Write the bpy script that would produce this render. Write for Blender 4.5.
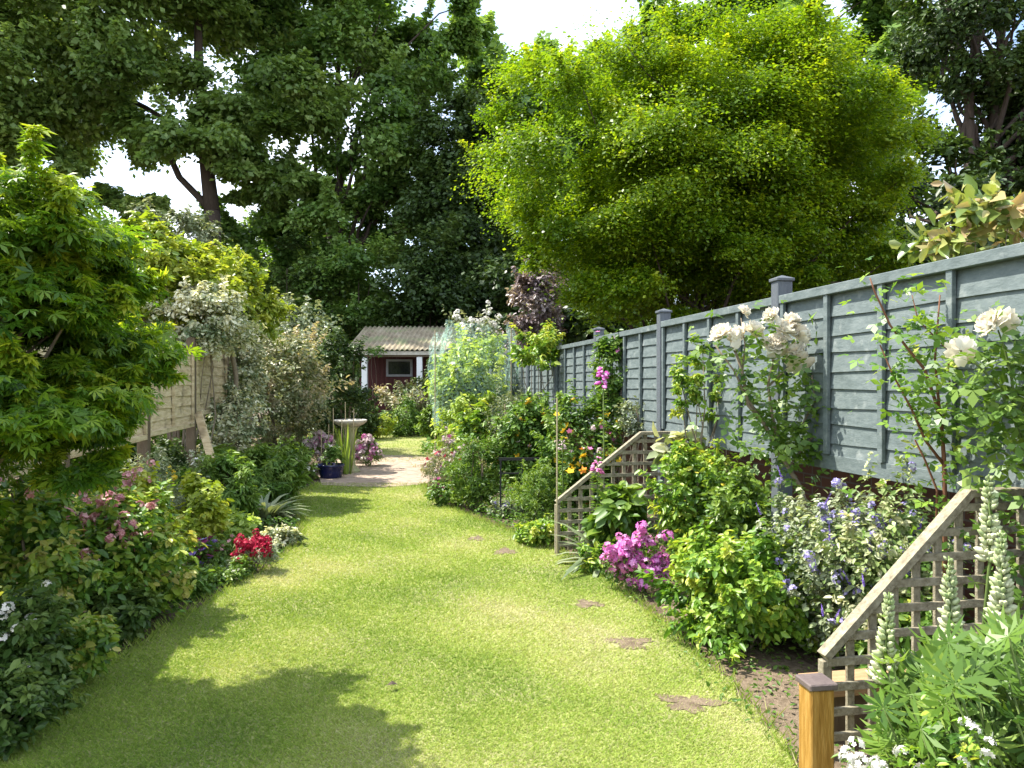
import bpy, math
import numpy as np
from math import radians as R, sin, cos, pi
from mathutils import Vector

for o in list(bpy.data.objects): bpy.data.objects.remove(o)
sc = bpy.context.scene
COL = sc.collection

# ------------------------------------------------------------------ camera
F = 750.0
EYE = 1.5
cam = bpy.data.cameras.new('camera'); camo = bpy.data.objects.new('camera', cam); COL.objects.link(camo)
camo.location = (0, 0, EYE); camo.rotation_euler = (R(90), 0, 0)
cam.sensor_width = 36; cam.lens = 36 * F / 1024; cam.clip_end = 2000; cam.clip_start = .05
sc.camera = camo
def P(px, py, Y): return ((px - 512) / F * Y, Y, EYE - (py - 384) / F * Y)
def G(px, py):
    Y = EYE * F / (py - 384); return ((px - 512) / F * Y, Y)

# ------------------------------------------------------------------ light
SUN_EL, SUN_AZ = 57.0, 16.0          # sun stands to the left (-X), turned 16 degrees towards the far end (+Y)
w = bpy.data.worlds.new('World'); sc.world = w; w.use_nodes = True
nt = w.node_tree; nt.nodes.clear()
out = nt.nodes.new('ShaderNodeOutputWorld'); bg = nt.nodes.new('ShaderNodeBackground')
sky = nt.nodes.new('ShaderNodeTexSky'); sky.sky_type = 'NISHITA'; sky.sun_disc = False
sky.sun_elevation = R(SUN_EL); sky.sun_rotation = R(-90 + SUN_AZ)
tc = nt.nodes.new('ShaderNodeTexCoord'); nz = nt.nodes.new('ShaderNodeTexNoise')
nz.inputs['Scale'].default_value = 2.6; nz.inputs['Detail'].default_value = 8; nz.inputs['Roughness'].default_value = .6
rp = nt.nodes.new('ShaderNodeValToRGB'); rp.color_ramp.elements[0].position = .40; rp.color_ramp.elements[1].position = .60
mx = nt.nodes.new('ShaderNodeMix'); mx.data_type = 'RGBA'
nt.links.new(tc.outputs['Generated'], nz.inputs['Vector']); nt.links.new(nz.outputs['Fac'], rp.inputs['Fac'])
nt.links.new(rp.outputs['Color'], mx.inputs['Factor']); nt.links.new(sky.outputs[0], mx.inputs['A'])
mx.inputs['B'].default_value = (6.2, 6.7, 7.6, 1)
nt.links.new(mx.outputs['Result'], bg.inputs['Color']); bg.inputs['Strength'].default_value = .15
nt.links.new(bg.outputs[0], out.inputs[0])
sl = bpy.data.lights.new('sun', 'SUN'); so = bpy.data.objects.new('sun', sl); COL.objects.link(so)
sl.energy = 4.6; sl.angle = R(.5); sl.color = (1, .95, .86)
sd = Vector((-cos(R(SUN_EL)) * cos(R(SUN_AZ)), cos(R(SUN_EL)) * sin(R(SUN_AZ)), sin(R(SUN_EL))))
so.rotation_euler = sd.to_track_quat('Z', 'Y').to_euler()
sc.view_settings.view_transform = 'Standard'; sc.view_settings.look = 'None'
sc.view_settings.exposure = 1.35; sc.view_settings.gamma = 1
sc.render.resolution_x = 1024; sc.render.resolution_y = 768
sc.cycles.max_bounces = 6; sc.cycles.diffuse_bounces = 2; sc.cycles.transmission_bounces = 4; sc.cycles.glossy_bounces = 2; sc.cycles.transparent_max_bounces = 12

# ------------------------------------------------------------------ helpers
def tag(o, label=None, cat=None, group=None, kind=None):
    if label: o['label'] = label
    if cat: o['category'] = cat
    if group: o['group'] = group
    if kind: o['kind'] = kind
    return o
def thing(name, label, cat, loc=(0, 0, 0), rz=0, group=None):
    o = bpy.data.objects.new(name, None); COL.objects.link(o); o.empty_display_size = .1
    o.location = loc; o.rotation_euler = (0, 0, rz)
    return tag(o, label, cat, group)
def link(name, me, mats, parent=None, world=False):
    o = bpy.data.objects.new(name, me); COL.objects.link(o)
    for m in (mats if isinstance(mats, (list, tuple)) else [mats]):
        if me.materials.get(m.name) is None: me.materials.append(m)
    if parent is not None:
        o.parent = parent
        if world:                                   # mesh is in world coordinates
            l = parent.location; a = parent.rotation_euler.z
            o.matrix_parent_inverse.identity()
            c, s = cos(-a), sin(-a)
            n = len(me.vertices); v = np.empty(n * 3, np.float32); me.vertices.foreach_get('co', v); v = v.reshape(-1, 3)
            v -= np.array(l, np.float32)
            x = v[:, 0] * c - v[:, 1] * s; y = v[:, 0] * s + v[:, 1] * c
            v[:, 0] = x; v[:, 1] = y
            me.vertices.foreach_set('co', v.ravel())
    return o

class MB:
    def __init__(s): s.v = []; s.f = []
    def box(s, x0, x1, y0, y1, z0, z1, bev=0):
        n = len(s.v)
        b = bev
        if b <= 0:
            s.v += [(x0, y0, z0), (x1, y0, z0), (x1, y1, z0), (x0, y1, z0), (x0, y0, z1), (x1, y0, z1), (x1, y1, z1), (x0, y1, z1)]
            s.f += [tuple(n + i for i in q) for q in ((0, 3, 2, 1), (4, 5, 6, 7), (0, 1, 5, 4), (1, 2, 6, 5), (2, 3, 7, 6), (3, 0, 4, 7))]
        else:                                       # chamfered prism, chamfer round all 12 edges
            X = (x0, x0 + b, x1 - b, x1); Yv = (y0, y0 + b, y1 - b, y1); Z = (z0, z0 + b, z1 - b, z1)
            rings = []
            for (zi, ins) in ((0, 1), (1, 0), (2, 0), (3, 1)):
                a, c = (1, 2) if ins else (0, 3)
                pts = [(X[1], Yv[a]), (X[2], Yv[a]), (X[c], Yv[1]), (X[c], Yv[2]), (X[2], Yv[c]), (X[1], Yv[c]), (X[a], Yv[2]), (X[a], Yv[1])]
                rings.append([len(s.v) + k for k in range(8)]); s.v += [(p[0], p[1], Z[zi]) for p in pts]
            for r0, r1 in zip(rings, rings[1:]):
                for k in range(8): s.f.append((r0[k], r0[(k + 1) % 8], r1[(k + 1) % 8], r1[k]))
            s.f.append(tuple(reversed(rings[0]))); s.f.append(tuple(rings[-1]))
        return s
    def hexa(s, pts):                               # 8 corners in the order of box()
        n = len(s.v); s.v += [tuple(p) for p in pts]
        s.f += [tuple(n + i for i in q) for q in ((0, 3, 2, 1), (4, 5, 6, 7), (0, 1, 5, 4), (1, 2, 6, 5), (2, 3, 7, 6), (3, 0, 4, 7))]
        return s
    def bar(s, a, b, w, t, up=(0, 0, 1)):           # rectangular bar from a to b
        a = Vector(a); b = Vector(b); d = (b - a).normalized(); u = Vector(up)
        sd_ = d.cross(u).normalized(); u = sd_.cross(d).normalized()
        q = [(-1, -1), (1, -1), (1, 1), (-1, 1)]
        pa = [a + sd_ * (x * w / 2) + u * (y * t / 2) for x, y in q]; pb = [b + sd_ * (x * w / 2) + u * (y * t / 2) for x, y in q]
        n = len(s.v); s.v += [tuple(p) for p in pa + pb]
        s.f += [(n, n + 3, n + 2, n + 1), (n + 4, n + 5, n + 6, n + 7)] + [(n + i, n + (i + 1) % 4, n + 4 + (i + 1) % 4, n + 4 + i) for i in range(4)]
        return s
    def tube(s, pts, rad, n=7, cap=True):
        pts = [Vector(p) for p in pts]
        if not hasattr(rad, '__len__'): rad = [rad] * len(pts)
        base = len(s.v); ref = Vector((.3, .9, .2))
        for i, p in enumerate(pts):
            d = (pts[min(i + 1, len(pts) - 1)] - pts[max(i - 1, 0)]).normalized()
            a = d.cross(ref if abs(d.dot(ref.normalized())) < .95 else Vector((1, 0, 0))).normalized(); b = d.cross(a)
            for k in range(n):
                t = 2 * pi * k / n; q = p + (a * cos(t) + b * sin(t)) * rad[i]; s.v.append(tuple(q))
        for i in range(len(pts) - 1):
            for k in range(n):
                a0 = base + i * n; s.f.append((a0 + k, a0 + (k + 1) % n, a0 + n + (k + 1) % n, a0 + n + k))
        if cap:
            s.f.append(tuple(base + k for k in reversed(range(n)))); s.f.append(tuple(base + (len(pts) - 1) * n + k for k in range(n)))
        return s
    def lathe(s, prof, c=(0, 0, 0), n=24):
        base = len(s.v)
        for r, z in prof:
            for k in range(n):
                t = 2 * pi * k / n; s.v.append((c[0] + r * cos(t), c[1] + r * sin(t), c[2] + z))
        for i in range(len(prof) - 1):
            for k in range(n):
                a0 = base + i * n; s.f.append((a0 + k, a0 + (k + 1) % n, a0 + n + (k + 1) % n, a0 + n + k))
        return s
    def build(s, name, mats, parent=None, world=False, smooth=False):
        me = bpy.data.meshes.new(name); me.from_pydata(s.v, [], s.f); me.update()
        if smooth:
            me.polygons.foreach_set('use_smooth', [True] * len(me.polygons))
        return link(name, me, mats, parent, world)

# -------- fast leaf meshes
def T(verts, faces): return (np.array(verts, np.float32), np.array(faces, np.int32))
TPL = {}
TPL['diamond'] = T([(0, 0, 0), (.5, -.3, .04), (1, 0, -.05), (.5, .3, .04)], [(0, 1, 2, 3)])
TPL['oval'] = T([(0, 0, 0), (.32, -.25, .07), (.72, -.2, .03), (1, 0, -.12), (.72, .2, .03), (.32, .25, .07)], [(0, 1, 2, 3), (0, 3, 4, 5)])
TPL['lance'] = T([(0, 0, 0), (.35, -.13, .04), (.7, -.1, -.02), (1, 0, -.16), (.7, .1, -.02), (.35, .13, .04)], [(0, 1, 2, 3), (0, 3, 4, 5)])
def _palm(angs, lens, wd, droop):
    v = []; f = []
    for a, l in zip(angs, lens):
        c, s_ = cos(R(a)), sin(R(a)); n = len(v)
        for (x, y, z) in ((0, 0, 0), (.55 * l, -wd * l, -.02), (l, 0, -droop * l), (.55 * l, wd * l, -.02)):
            v.append((x * c - y * s_, x * s_ + y * c, z))
        f.append((n, n + 1, n + 2, n + 3))
    return T(v, f)
TPL['palm5'] = _palm((0, 42, -42, 85, -85), (1, .88, .88, .6, .6), .135, .22)
TPL['palm3'] = _palm((0, 55, -55), (1, .8, .8), .23, .2)
TPL['palm9'] = _palm(range(0, 360, 40), (1, .95, .9, .85, .8, .8, .85, .9, .95), .115, -.3)
TPL['trif'] = _palm((0, 75, -75), (1, .75, .75), .3, .12)
TPL['star5'] = _palm((0, 72, 144, 216, 288), (.5,) * 5, .36, -.12)
def _blade(n, wd, bend):
    v = []; f = []
    for i in range(n + 1):
        t = i / n; wv = wd * (1 - t) ** .6 * (.6 + .8 * min(t * 3, 1)) / 1.4; x = t * cos(bend * t * .5); z = -bend * t * t * .55
        v += [(x, -wv, z), (x, wv, z)]
    for i in range(n): f.append((2 * i, 2 * i + 2, 2 * i + 3, 2 * i + 1))
    return T(v, f)
TPL['blade'] = _blade(4, .05, .9)
TPL['sword'] = _blade(4, .035, .12)
TPL['strap'] = _blade(4, .09, 1.2)
def _petal():
    v = []; f = []
    for i in range(4):
        for j in range(-1, 2):
            t = i / 3; wv = .55 * math.sin(.35 + 2.3 * t) ; v.append((t, j * wv * (1 if i else .3), .28 * t * t + .22 * abs(j) * t))
    for i in range(3):
        for j in range(2):
            a = i * 3 + j; f.append((a, a + 1, a + 4, a + 3))
    return T(v, f)
TPL['petal'] = _petal()
def _pod():
    v = []; f = []; pr = ((0, 0), (.2, .22), (.5, .3), (.8, .2), (1, .02))
    for x, r in pr:
        for k in range(5): v.append((x, r * cos(k * 2 * pi / 5), r * sin(k * 2 * pi / 5) + .15 * x))
    for i in range(4):
        for k in range(5): f.append((i * 5 + k, i * 5 + (k + 1) % 5, i * 5 + 5 + (k + 1) % 5, i * 5 + 5 + k))
    return T(v, f)
TPL['pod'] = _pod()
TPL['tri'] = T([(0, -.5, 0), (1, 0, -.12), (0, .5, 0)], [(0, 1, 2)])

def nrm(a): return a / np.maximum(np.linalg.norm(a, axis=1, keepdims=True), 1e-6)
def leafmesh(name, tpl, pos, axis, normal, size, var, width=None):
    tv, tf = TPL[tpl]; n = len(pos)
    axis = nrm(axis); side = nrm(np.cross(normal, axis)); nn = np.cross(axis, side)
    size = np.broadcast_to(np.asarray(size, np.float32), (n,))[:, None, None]
    wid = size if width is None else np.broadcast_to(np.asarray(width, np.float32), (n,))[:, None, None]
    V = pos[:, None, :] + size * tv[None, :, 0:1] * axis[:, None, :] + wid * tv[None, :, 1:2] * side[:, None, :] + size * tv[None, :, 2:3] * nn[:, None, :]
    nv, nf, k = len(tv), len(tf), tf.shape[1]
    Fc = (tf[None] + (np.arange(n, dtype=np.int32) * nv)[:, None, None]).reshape(-1)
    me = bpy.data.meshes.new(name)
    me.vertices.add(n * nv); me.vertices.foreach_set('co', V.astype(np.float32).ravel())
    me.loops.add(n * nf * k); me.loops.foreach_set('vertex_index', Fc)
    me.polygons.add(n * nf); me.polygons.foreach_set('loop_start', np.arange(n * nf, dtype=np.int32) * k)
    me.update(calc_edges=True)
    at = me.attributes.new('var', 'FLOAT', 'FACE')
    at.data.foreach_set('value', np.repeat(np.clip(var, 0, 1), nf).astype(np.float32))
    return me

def dirs(rng, n):
    v = rng.normal(size=(n, 3)); return nrm(v)
def cloud(rng, env, n, nl=30, lr=.35, nsub=10, sr=.38, flat=.6, shell=.55, lowcut=-1.0, ragged=.05, shoots=.3, shootlen=.32, lobevar=.13, leafvar=.13):
    cs = np.array([e[0] for e in env], float); rs = np.array([e[1] for e in env], float)
    wt = np.prod(rs, axis=1) ** (2 / 3); wt /= wt.sum()
    ei = rng.choice(len(env), nl, p=wt)
    d = dirs(rng, nl); d[:, 2] = np.where(d[:, 2] < lowcut, -d[:, 2], d[:, 2])
    rad = shell + (1 - shell) * rng.random(nl) ** .6 + ragged * rng.normal(size=nl)
    lrad = lr * rs[ei].mean(axis=1) * rng.uniform(.65, 1.35, nl)
    C = cs[ei] + d * rs[ei] * (rad * (1 - lr * .55))[:, None]
    li = np.repeat(np.arange(nl), nsub)
    d2 = dirs(rng, nl * nsub); d2[:, 2] = np.where(rng.random(nl * nsub) < .6, np.abs(d2[:, 2]), d2[:, 2])
    S = C[li] + d2 * (lrad[li] * rng.random(nl * nsub) ** .4)[:, None] * np.array([1, 1, flat])
    si = rng.integers(0, nl * nsub, n)
    g = rng.normal(size=(n, 3)); sc_ = (sr * lrad[li[si]])[:, None] * np.array([1, 1, flat])
    pos = S[si] + g * sc_ * .8
    pos[:, 2] -= .25 * (g[:, 0] ** 2 + g[:, 1] ** 2) * sc_[:, 2] * .6       # sprays droop at their rim
    if shoots > 0:                                  # leafy shoots that poke out of the mass
        ns = max(nl * 3, 12); sj = rng.integers(0, nl * nsub, ns)
        so_ = nrm((S[sj] - cs[ei[li[sj]]]) / rs[ei[li[sj]]]); dd = nrm(so_ * .7 + np.array([0, 0, .75]) + rng.normal(size=(ns, 3)) * .3)
        ln = shootlen * rs[ei[li[sj]]].mean(axis=1) * rng.uniform(.4, 1.3, ns)
        q = rng.random(n) < shoots; k = rng.integers(0, ns, n); t = rng.random(n)
        sp = S[sj[k]] + dd[k] * (ln[k] * t)[:, None] + rng.normal(size=(n, 3)) * (ln[k] * .10 * (1.2 - t))[:, None]
        pos = np.where(q[:, None], sp, pos); si = np.where(q, sj[k], si); tip = q * (.06 + .22 * t)
    else: tip = 0
    outw = nrm((pos - cs[ei[li[si]]]) / rs[ei[li[si]]] + .4 * d2[si])
    lv = rng.normal(size=nl) * lobevar; sv = rng.normal(size=nl * nsub) * lobevar * .9
    var = .5 + lv[li[si]] + sv[si] + rng.normal(size=n) * leafvar + tip
    return pos, outw, var, C
def foliage(rng, name, env, n, size, tpl, mat, parent, up=.7, outk=.5, rnd=.5, droop=.25, zmin=.02, sizevar=.3, **kw):
    pos, ow, var, C = cloud(rng, env, n, **kw)
    k = pos[:, 2] > zmin; pos = pos[k]; ow = ow[k]; var = var[k]; m = len(pos)
    nor = nrm(np.array([0, 0, up]) + ow * outk + rng.normal(size=(m, 3)) * rnd)
    ax = ow * np.array([1, 1, .3]) * .8 + rng.normal(size=(m, 3)) * np.array([1, 1, .4]) * .7; ax[:, 2] -= droop
    ax = nrm(ax); ax = nrm(ax - nor * (ax * nor).sum(1, keepdims=True))
    me = leafmesh(name, tpl, pos, ax, nor, size * (1 + sizevar * rng.normal(size=m)).clip(.4, 1.8), var)
    return link(name, me, mat, parent, True), C, pos

# ------------------------------------------------------------------ materials
MATS = {}
def newmat(name):
    m = bpy.data.materials.new(name); m.use_nodes = True; MATS[name] = m
    nt = m.node_tree; nt.nodes.clear(); o = nt.nodes.new('ShaderNodeOutputMaterial')
    return m, nt, o
def ramp(nt, cols, pos=None):
    r = nt.nodes.new('ShaderNodeValToRGB'); e = r.color_ramp.elements
    n = len(cols); pos = pos or [i / (n - 1) for i in range(n)]
    e[0].position = pos[0]; e[0].color = (*cols[0], 1); e[1].position = pos[-1]; e[1].color = (*cols[-1], 1)
    for c, p in zip(cols[1:-1], pos[1:-1]):
        x = e.new(p); x.color = (*c, 1)
    return r
def leafmat(name, cols, trans=.35, rough=.42, spec=.5, pos=None):
    m, nt, o = newmat(name)
    at = nt.nodes.new('ShaderNodeAttribute'); at.attribute_name = 'var'
    r = ramp(nt, cols, pos); nt.links.new(at.outputs['Fac'], r.inputs['Fac'])
    p = nt.nodes.new('ShaderNodeBsdfPrincipled'); p.inputs['Roughness'].default_value = rough; p.inputs['Specular IOR Level'].default_value = spec
    t = nt.nodes.new('ShaderNodeBsdfTranslucent'); mixs = nt.nodes.new('ShaderNodeMixShader'); mixs.inputs[0].default_value = trans
    g = nt.nodes.new('ShaderNodeMix'); g.data_type = 'RGBA'; g.blend_type = 'MULTIPLY'; g.inputs['Factor'].default_value = 1
    g.inputs['B'].default_value = (1.25, 1.2, .55, 1)              # leaf tissue lets yellow-green through
    nt.links.new(r.outputs[0], p.inputs['Base Color']); nt.links.new(r.outputs[0], g.inputs['A']); nt.links.new(g.outputs['Result'], t.inputs['Color'])
    nt.links.new(p.outputs[0], mixs.inputs[1]); nt.links.new(t.outputs[0], mixs.inputs[2]); nt.links.new(mixs.outputs[0], o.inputs[0])
    return m
def petalmat(name, cols, trans=.25):
    m = leafmat(name, cols, trans, .6, .2)
    for n in m.node_tree.nodes:
        if n.type == 'MIX' : n.inputs['B'].default_value = (1, 1, 1, 1)
    return m
def surf(name, cols, scale=5, stretch=(1, 1, 1), rough=.8, bump=.3, detail=8, pos=None, spots=None, spec=.3, bscale=None, metallic=0):
    m, nt, o = newmat(name)
    tc = nt.nodes.new('ShaderNodeTexCoord'); mp = nt.nodes.new('ShaderNodeMapping'); mp.inputs['Scale'].default_value = stretch
    n1 = nt.nodes.new('ShaderNodeTexNoise'); n1.inputs['Scale'].default_value = scale; n1.inputs['Detail'].default_value = detail; n1.inputs['Roughness'].default_value = .65
    r = ramp(nt, cols, pos); p = nt.nodes.new('ShaderNodeBsdfPrincipled')
    p.inputs['Roughness'].default_value = rough; p.inputs['Specular IOR Level'].default_value = spec; p.inputs['Metallic'].default_value = metallic
    nt.links.new(tc.outputs['Object'], mp.inputs[0]); nt.links.new(mp.outputs[0], n1.inputs['Vector']); nt.links.new(n1.outputs['Fac'], r.inputs['Fac'])
    col = r.outputs[0]
    if spots:
        c, s_, lo, hi = spots
        n2 = nt.nodes.new('ShaderNodeTexNoise'); n2.inputs['Scale'].default_value = s_; n2.inputs['Detail'].default_value = 6
        r2 = ramp(nt, [(0, 0, 0), (1, 1, 1)], [lo, hi]); nt.links.new(tc.outputs['Object'], n2.inputs['Vector']); nt.links.new(n2.outputs['Fac'], r2.inputs['Fac'])
        mm = nt.nodes.new('ShaderNodeMix'); mm.data_type = 'RGBA'; nt.links.new(r2.outputs[0], mm.inputs['Factor']); nt.links.new(col, mm.inputs['A']); mm.inputs['B'].default_value = (*c, 1)
        col = mm.outputs['Result']
    nt.links.new(col, p.inputs['Base Color'])
    if bump:
        b = nt.nodes.new('ShaderNodeBump'); b.inputs['Strength'].default_value = bump; b.inputs['Distance'].default_value = .01
        nb = nt.nodes.new('ShaderNodeTexNoise'); nb.inputs['Scale'].default_value = bscale or scale * 4; nb.inputs['Detail'].default_value = 6
        nt.links.new(mp.outputs[0], nb.inputs['Vector']); nt.links.new(nb.outputs['Fac'], b.inputs['Height']); nt.links.new(b.outputs[0], p.inputs['Normal'])
    nt.links.new(p.outputs[0], o.inputs[0])
    return m

m_lawn = surf('lawn_turf', [(.14, .17, .04), (.25, .27, .075), (.36, .35, .14)], 3.5, rough=.9, bump=1, bscale=90, pos=[.3, .5, .72], spots=((.30, .27, .15), 1.3, .45, .7))
m_soil = surf('bed_soil', [(.05, .035, .022), (.12, .085, .055), (.2, .15, .10)], 18, rough=.95, bump=1, pos=[.3, .55, .8])
m_bare = surf('dry_soil', [(.09, .065, .04), (.18, .135, .09), (.28, .22, .15)], 30, rough=.95, bump=1, pos=[.3, .55, .8])
m_pave = surf('gravel_paving', [(.17, .125, .09), (.33, .25, .19), (.46, .37, .29)], 9, rough=.9, bump=.8, pos=[.3, .5, .75], bscale=60)
m_bluewood = surf('blue_grey_painted_wood', [(.078, .10, .098), (.115, .142, .14), (.165, .193, .188)], 5, (2.2, 6, 6), rough=.6, bump=.22, pos=[.3, .5, .75], spots=((.21, .235, .225), 14, .6, .75))
m_postblue = surf('dark_grey_painted_post', [(.06, .07, .08), (.095, .107, .12), (.14, .152, .165)], 8, (6, 6, 1), rough=.6, bump=.5)
m_trellis = surf('weathered_trellis_timber', [(.13, .11, .07), (.25, .22, .15), (.38, .35, .26)], 12, (3, 3, 3), rough=.85, bump=.5, pos=[.3, .5, .75])
m_oldfence = surf('old_tan_fence_timber', [(.30, .22, .12), (.52, .42, .25), (.68, .58, .40)], 5, (1, 1, 6), rough=.85, bump=.6, pos=[.28, .5, .75], spots=((.16, .12, .07), 3, .58, .7))
m_oldpost = surf('brown_post_timber', [(.06, .042, .025), (.12, .088, .055), (.2, .155, .10)], 8, (5, 5, 1), rough=.85, bump=.5)
m_orange = surf('honey_stained_post', [(.20, .095, .015), (.32, .17, .035), (.44, .26, .075)], 6, (8, 8, 1), rough=.55, bump=.4, pos=[.3, .5, .7])
m_cap = surf('dark_stained_cap', [(.06, .045, .045), (.11, .085, .08), (.19, .15, .13)], 12, rough=.6, bump=.4)
m_plank = surf('orange_brown_plank', [(.2, .11, .05), (.36, .23, .12), (.5, .36, .22)], 8, (1, 6, 6), rough=.8, bump=.5)
m_bark = surf('dark_bark', [(.035, .025, .018), (.075, .055, .042), (.13, .10, .08)], 5, (3, 3, .8), rough=.95, bump=1)
m_twig = surf('grey_brown_stem', [(.10, .075, .05), (.2, .16, .11), (.3, .25, .19)], 20, rough=.9, bump=.4)
m_gstem = surf('green_stem', [(.08, .12, .03), (.14, .2, .05)], 20, rough=.7, bump=0)
m_redstem = surf('reddish_stem', [(.12, .05, .03), (.22, .10, .05)], 20, rough=.7, bump=0)
m_cane = surf('bamboo_cane_skin', [(.36, .30, .18), (.5, .42, .27)], 20, rough=.6, bump=.2)
m_white = surf('white_paint', [(.68, .69, .7), (.78, .78, .78), (.82, .82, .8)], 6, rough=.6, bump=.2)
m_redwall = surf('dark_red_boards', [(.035, .007, .006), (.06, .011, .009), (.09, .018, .013)], 5, (6, 6, 1), rough=.6, bump=.3)
m_frame = surf('grey_window_frame', [(.2, .2, .21), (.3, .3, .3)], 5, rough=.6, bump=.1)
m_roof = surf('weathered_corrugated_sheet', [(.15, .115, .075), (.27, .225, .15), (.40, .345, .25)], 2.2, (1, 1, 1), rough=.9, bump=.4, pos=[.3, .5, .75], spots=((.22, .23, .12), 1.5, .5, .65))
m_blackmetal = surf('black_iron', [(.012, .012, .013), (.03, .03, .03)], 30, rough=.55, bump=.1)
m_stone = surf('pale_weathered_stone', [(.3, .27, .22), (.48, .44, .37), (.62, .58, .5)], 10, rough=.9, bump=.6, pos=[.3, .5, .75])
m_mossstone = surf('mossy_stone', [(.2, .2, .10), (.34, .34, .18), (.5, .47, .34)], 9, rough=.9, bump=.6)
m_bluepot = surf('cobalt_glaze', [(.004, .006, .03), (.007, .011, .06), (.015, .022, .1)], 8, rough=.18, bump=.05, spec=.6)
m_greypot = surf('grey_pot_clay', [(.10, .11, .12), (.2, .21, .23)], 10, rough=.7, bump=.2)
m_glass, _nt, _o = newmat('dark_window_glass'); _p = _nt.nodes.new('ShaderNodeBsdfPrincipled'); _p.inputs['Base Color'].default_value = (.01, .012, .014, 1); _p.inputs['Roughness'].default_value = .08; _nt.links.new(_p.outputs[0], _o.inputs[0])
m_net, _nt, _o = newmat('green_net'); _p = _nt.nodes.new('ShaderNodeBsdfPrincipled'); _p.inputs['Base Color'].default_value = (.62, .92, .78, 1); _p.inputs['Roughness'].default_value = .6
_t = _nt.nodes.new('ShaderNodeBsdfTransparent'); _mx = _nt.nodes.new('ShaderNodeMixShader'); _n = _nt.nodes.new('ShaderNodeTexNoise'); _n.inputs['Scale'].default_value = 26; _n.inputs['Detail'].default_value = 5
_tc = _nt.nodes.new('ShaderNodeTexCoord'); _nt.links.new(_tc.outputs['Object'], _n.inputs['Vector']); _r = ramp(_nt, [(.03,) * 3, (.34,) * 3], [.42, .7])
_nt.links.new(_n.outputs['Fac'], _r.inputs['Fac']); _nt.links.new(_r.outputs[0], _mx.inputs[0]); _nt.links.new(_t.outputs[0], _mx.inputs[1]); _nt.links.new(_p.outputs[0], _mx.inputs[2]); _nt.links.new(_mx.outputs[0], _o.inputs[0])
# brick
m_brick, _nt, _o = newmat('red_brick'); _p = _nt.nodes.new('ShaderNodeBsdfPrincipled'); _p.inputs['Roughness'].default_value = .9
_b = _nt.nodes.new('ShaderNodeTexBrick'); _b.inputs['Color1'].default_value = (.15, .055, .03, 1); _b.inputs['Color2'].default_value = (.10, .04, .025, 1); _b.inputs['Mortar'].default_value = (.13, .10, .08, 1)
_b.inputs['Scale'].default_value = 1; _b.inputs['Brick Width'].default_value = .225; _b.inputs['Row Height'].default_value = .075; _b.inputs['Mortar Size'].default_value = .006
_tc = _nt.nodes.new('ShaderNodeTexCoord'); _sx = _nt.nodes.new('ShaderNodeSeparateXYZ'); _cx = _nt.nodes.new('ShaderNodeCombineXYZ')
_nt.links.new(_tc.outputs['Object'], _sx.inputs[0]); _nt.links.new(_sx.outputs['X'], _cx.inputs['X']); _nt.links.new(_sx.outputs['Z'], _cx.inputs['Y']); _nt.links.new(_cx.outputs[0], _b.inputs['Vector'])
_nt.links.new(_b.outputs['Color'], _p.inputs['Base Color']); _nt.links.new(_p.outputs[0], _o.inputs[0])

L_acer = leafmat('lime_maple_leaf', [(.035, .10, .006), (.12, .225, .01), (.28, .38, .014), (.50, .54, .03)], .55, pos=[.15, .45, .66, .95])
L_acer2 = leafmat('green_maple_leaf', [(.035, .105, .012), (.10, .215, .015), (.24, .36, .02), (.44, .48, .04)], .52, pos=[.1, .45, .7, 1])
L_lime = leafmat('tall_tree_leaf', [(.075, .14, .03), (.18, .285, .065), (.37, .48, .15)], .45)
L_mid = leafmat('mid_tree_leaf', [(.055, .12, .024), (.135, .25, .048), (.29, .42, .11)], .45)
L_dark = leafmat('dark_evergreen_leaf', [(.018, .038, .010), (.045, .085, .018), (.10, .155, .035)], .25, spec=.3)
L_bright = leafmat('bright_green_leaf', [(.05, .12, .02), (.12, .22, .03), (.24, .34, .05)], .4)
L_yellow = leafmat('golden_green_leaf', [(.11, .20, .02), (.27, .36, .03), (.45, .48, .07)], .4)
L_shrub = leafmat('garden_shrub_leaf', [(.045, .11, .018), (.10, .20, .03), (.21, .31, .06)], .35, spec=.35)
L_grey = leafmat('grey_green_leaf', [(.09, .13, .06), (.20, .245, .13), (.38, .41, .26)], .25)
L_varieg = leafmat('cream_edged_leaf', [(.11, .16, .07), (.28, .33, .18), (.56, .57, .38), (.74, .72, .54)], .3, pos=[.15, .45, .62, .9])
L_tan = leafmat('pinkish_green_leaf', [(.08, .12, .045), (.20, .245, .10), (.38, .37, .21), (.5, .42, .29)], .3, pos=[.1, .45, .75, 1])
L_purple = leafmat('dusky_purple_leaf', [(.10, .065, .075), (.24, .18, .19), (.44, .37, .37)], .25)
L_fresh = leafmat('fresh_leafy_bush', [(.055, .14, .018), (.13, .26, .028), (.27, .41, .045), (.44, .48, .07)], .4, pos=[.1, .45, .75, 1])
L_varieg2 = leafmat('mixed_cream_leaf', [(.06, .12, .03), (.15, .24, .06), (.32, .38, .16), (.5, .5, .3)], .35, pos=[.1, .45, .75, .95])
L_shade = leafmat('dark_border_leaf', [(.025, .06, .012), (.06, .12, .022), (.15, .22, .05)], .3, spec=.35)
L_netted = leafmat('pale_lime_leaf', [(.16, .26, .04), (.32, .45, .08), (.5, .6, .16)], .45)
L_photinia = leafmat('glossy_mixed_leaf', [(.07, .13, .04), (.2, .28, .07), (.36, .4, .12), (.44, .32, .18)], .3, .3, .5, pos=[.1, .5, .75, 1])
L_grass = leafmat('grass_blade', [(.12, .205, .03), (.24, .355, .05), (.37, .45, .09), (.56, .53, .30)], .3, .6, .2, pos=[.1, .42, .68, .95])
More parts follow.
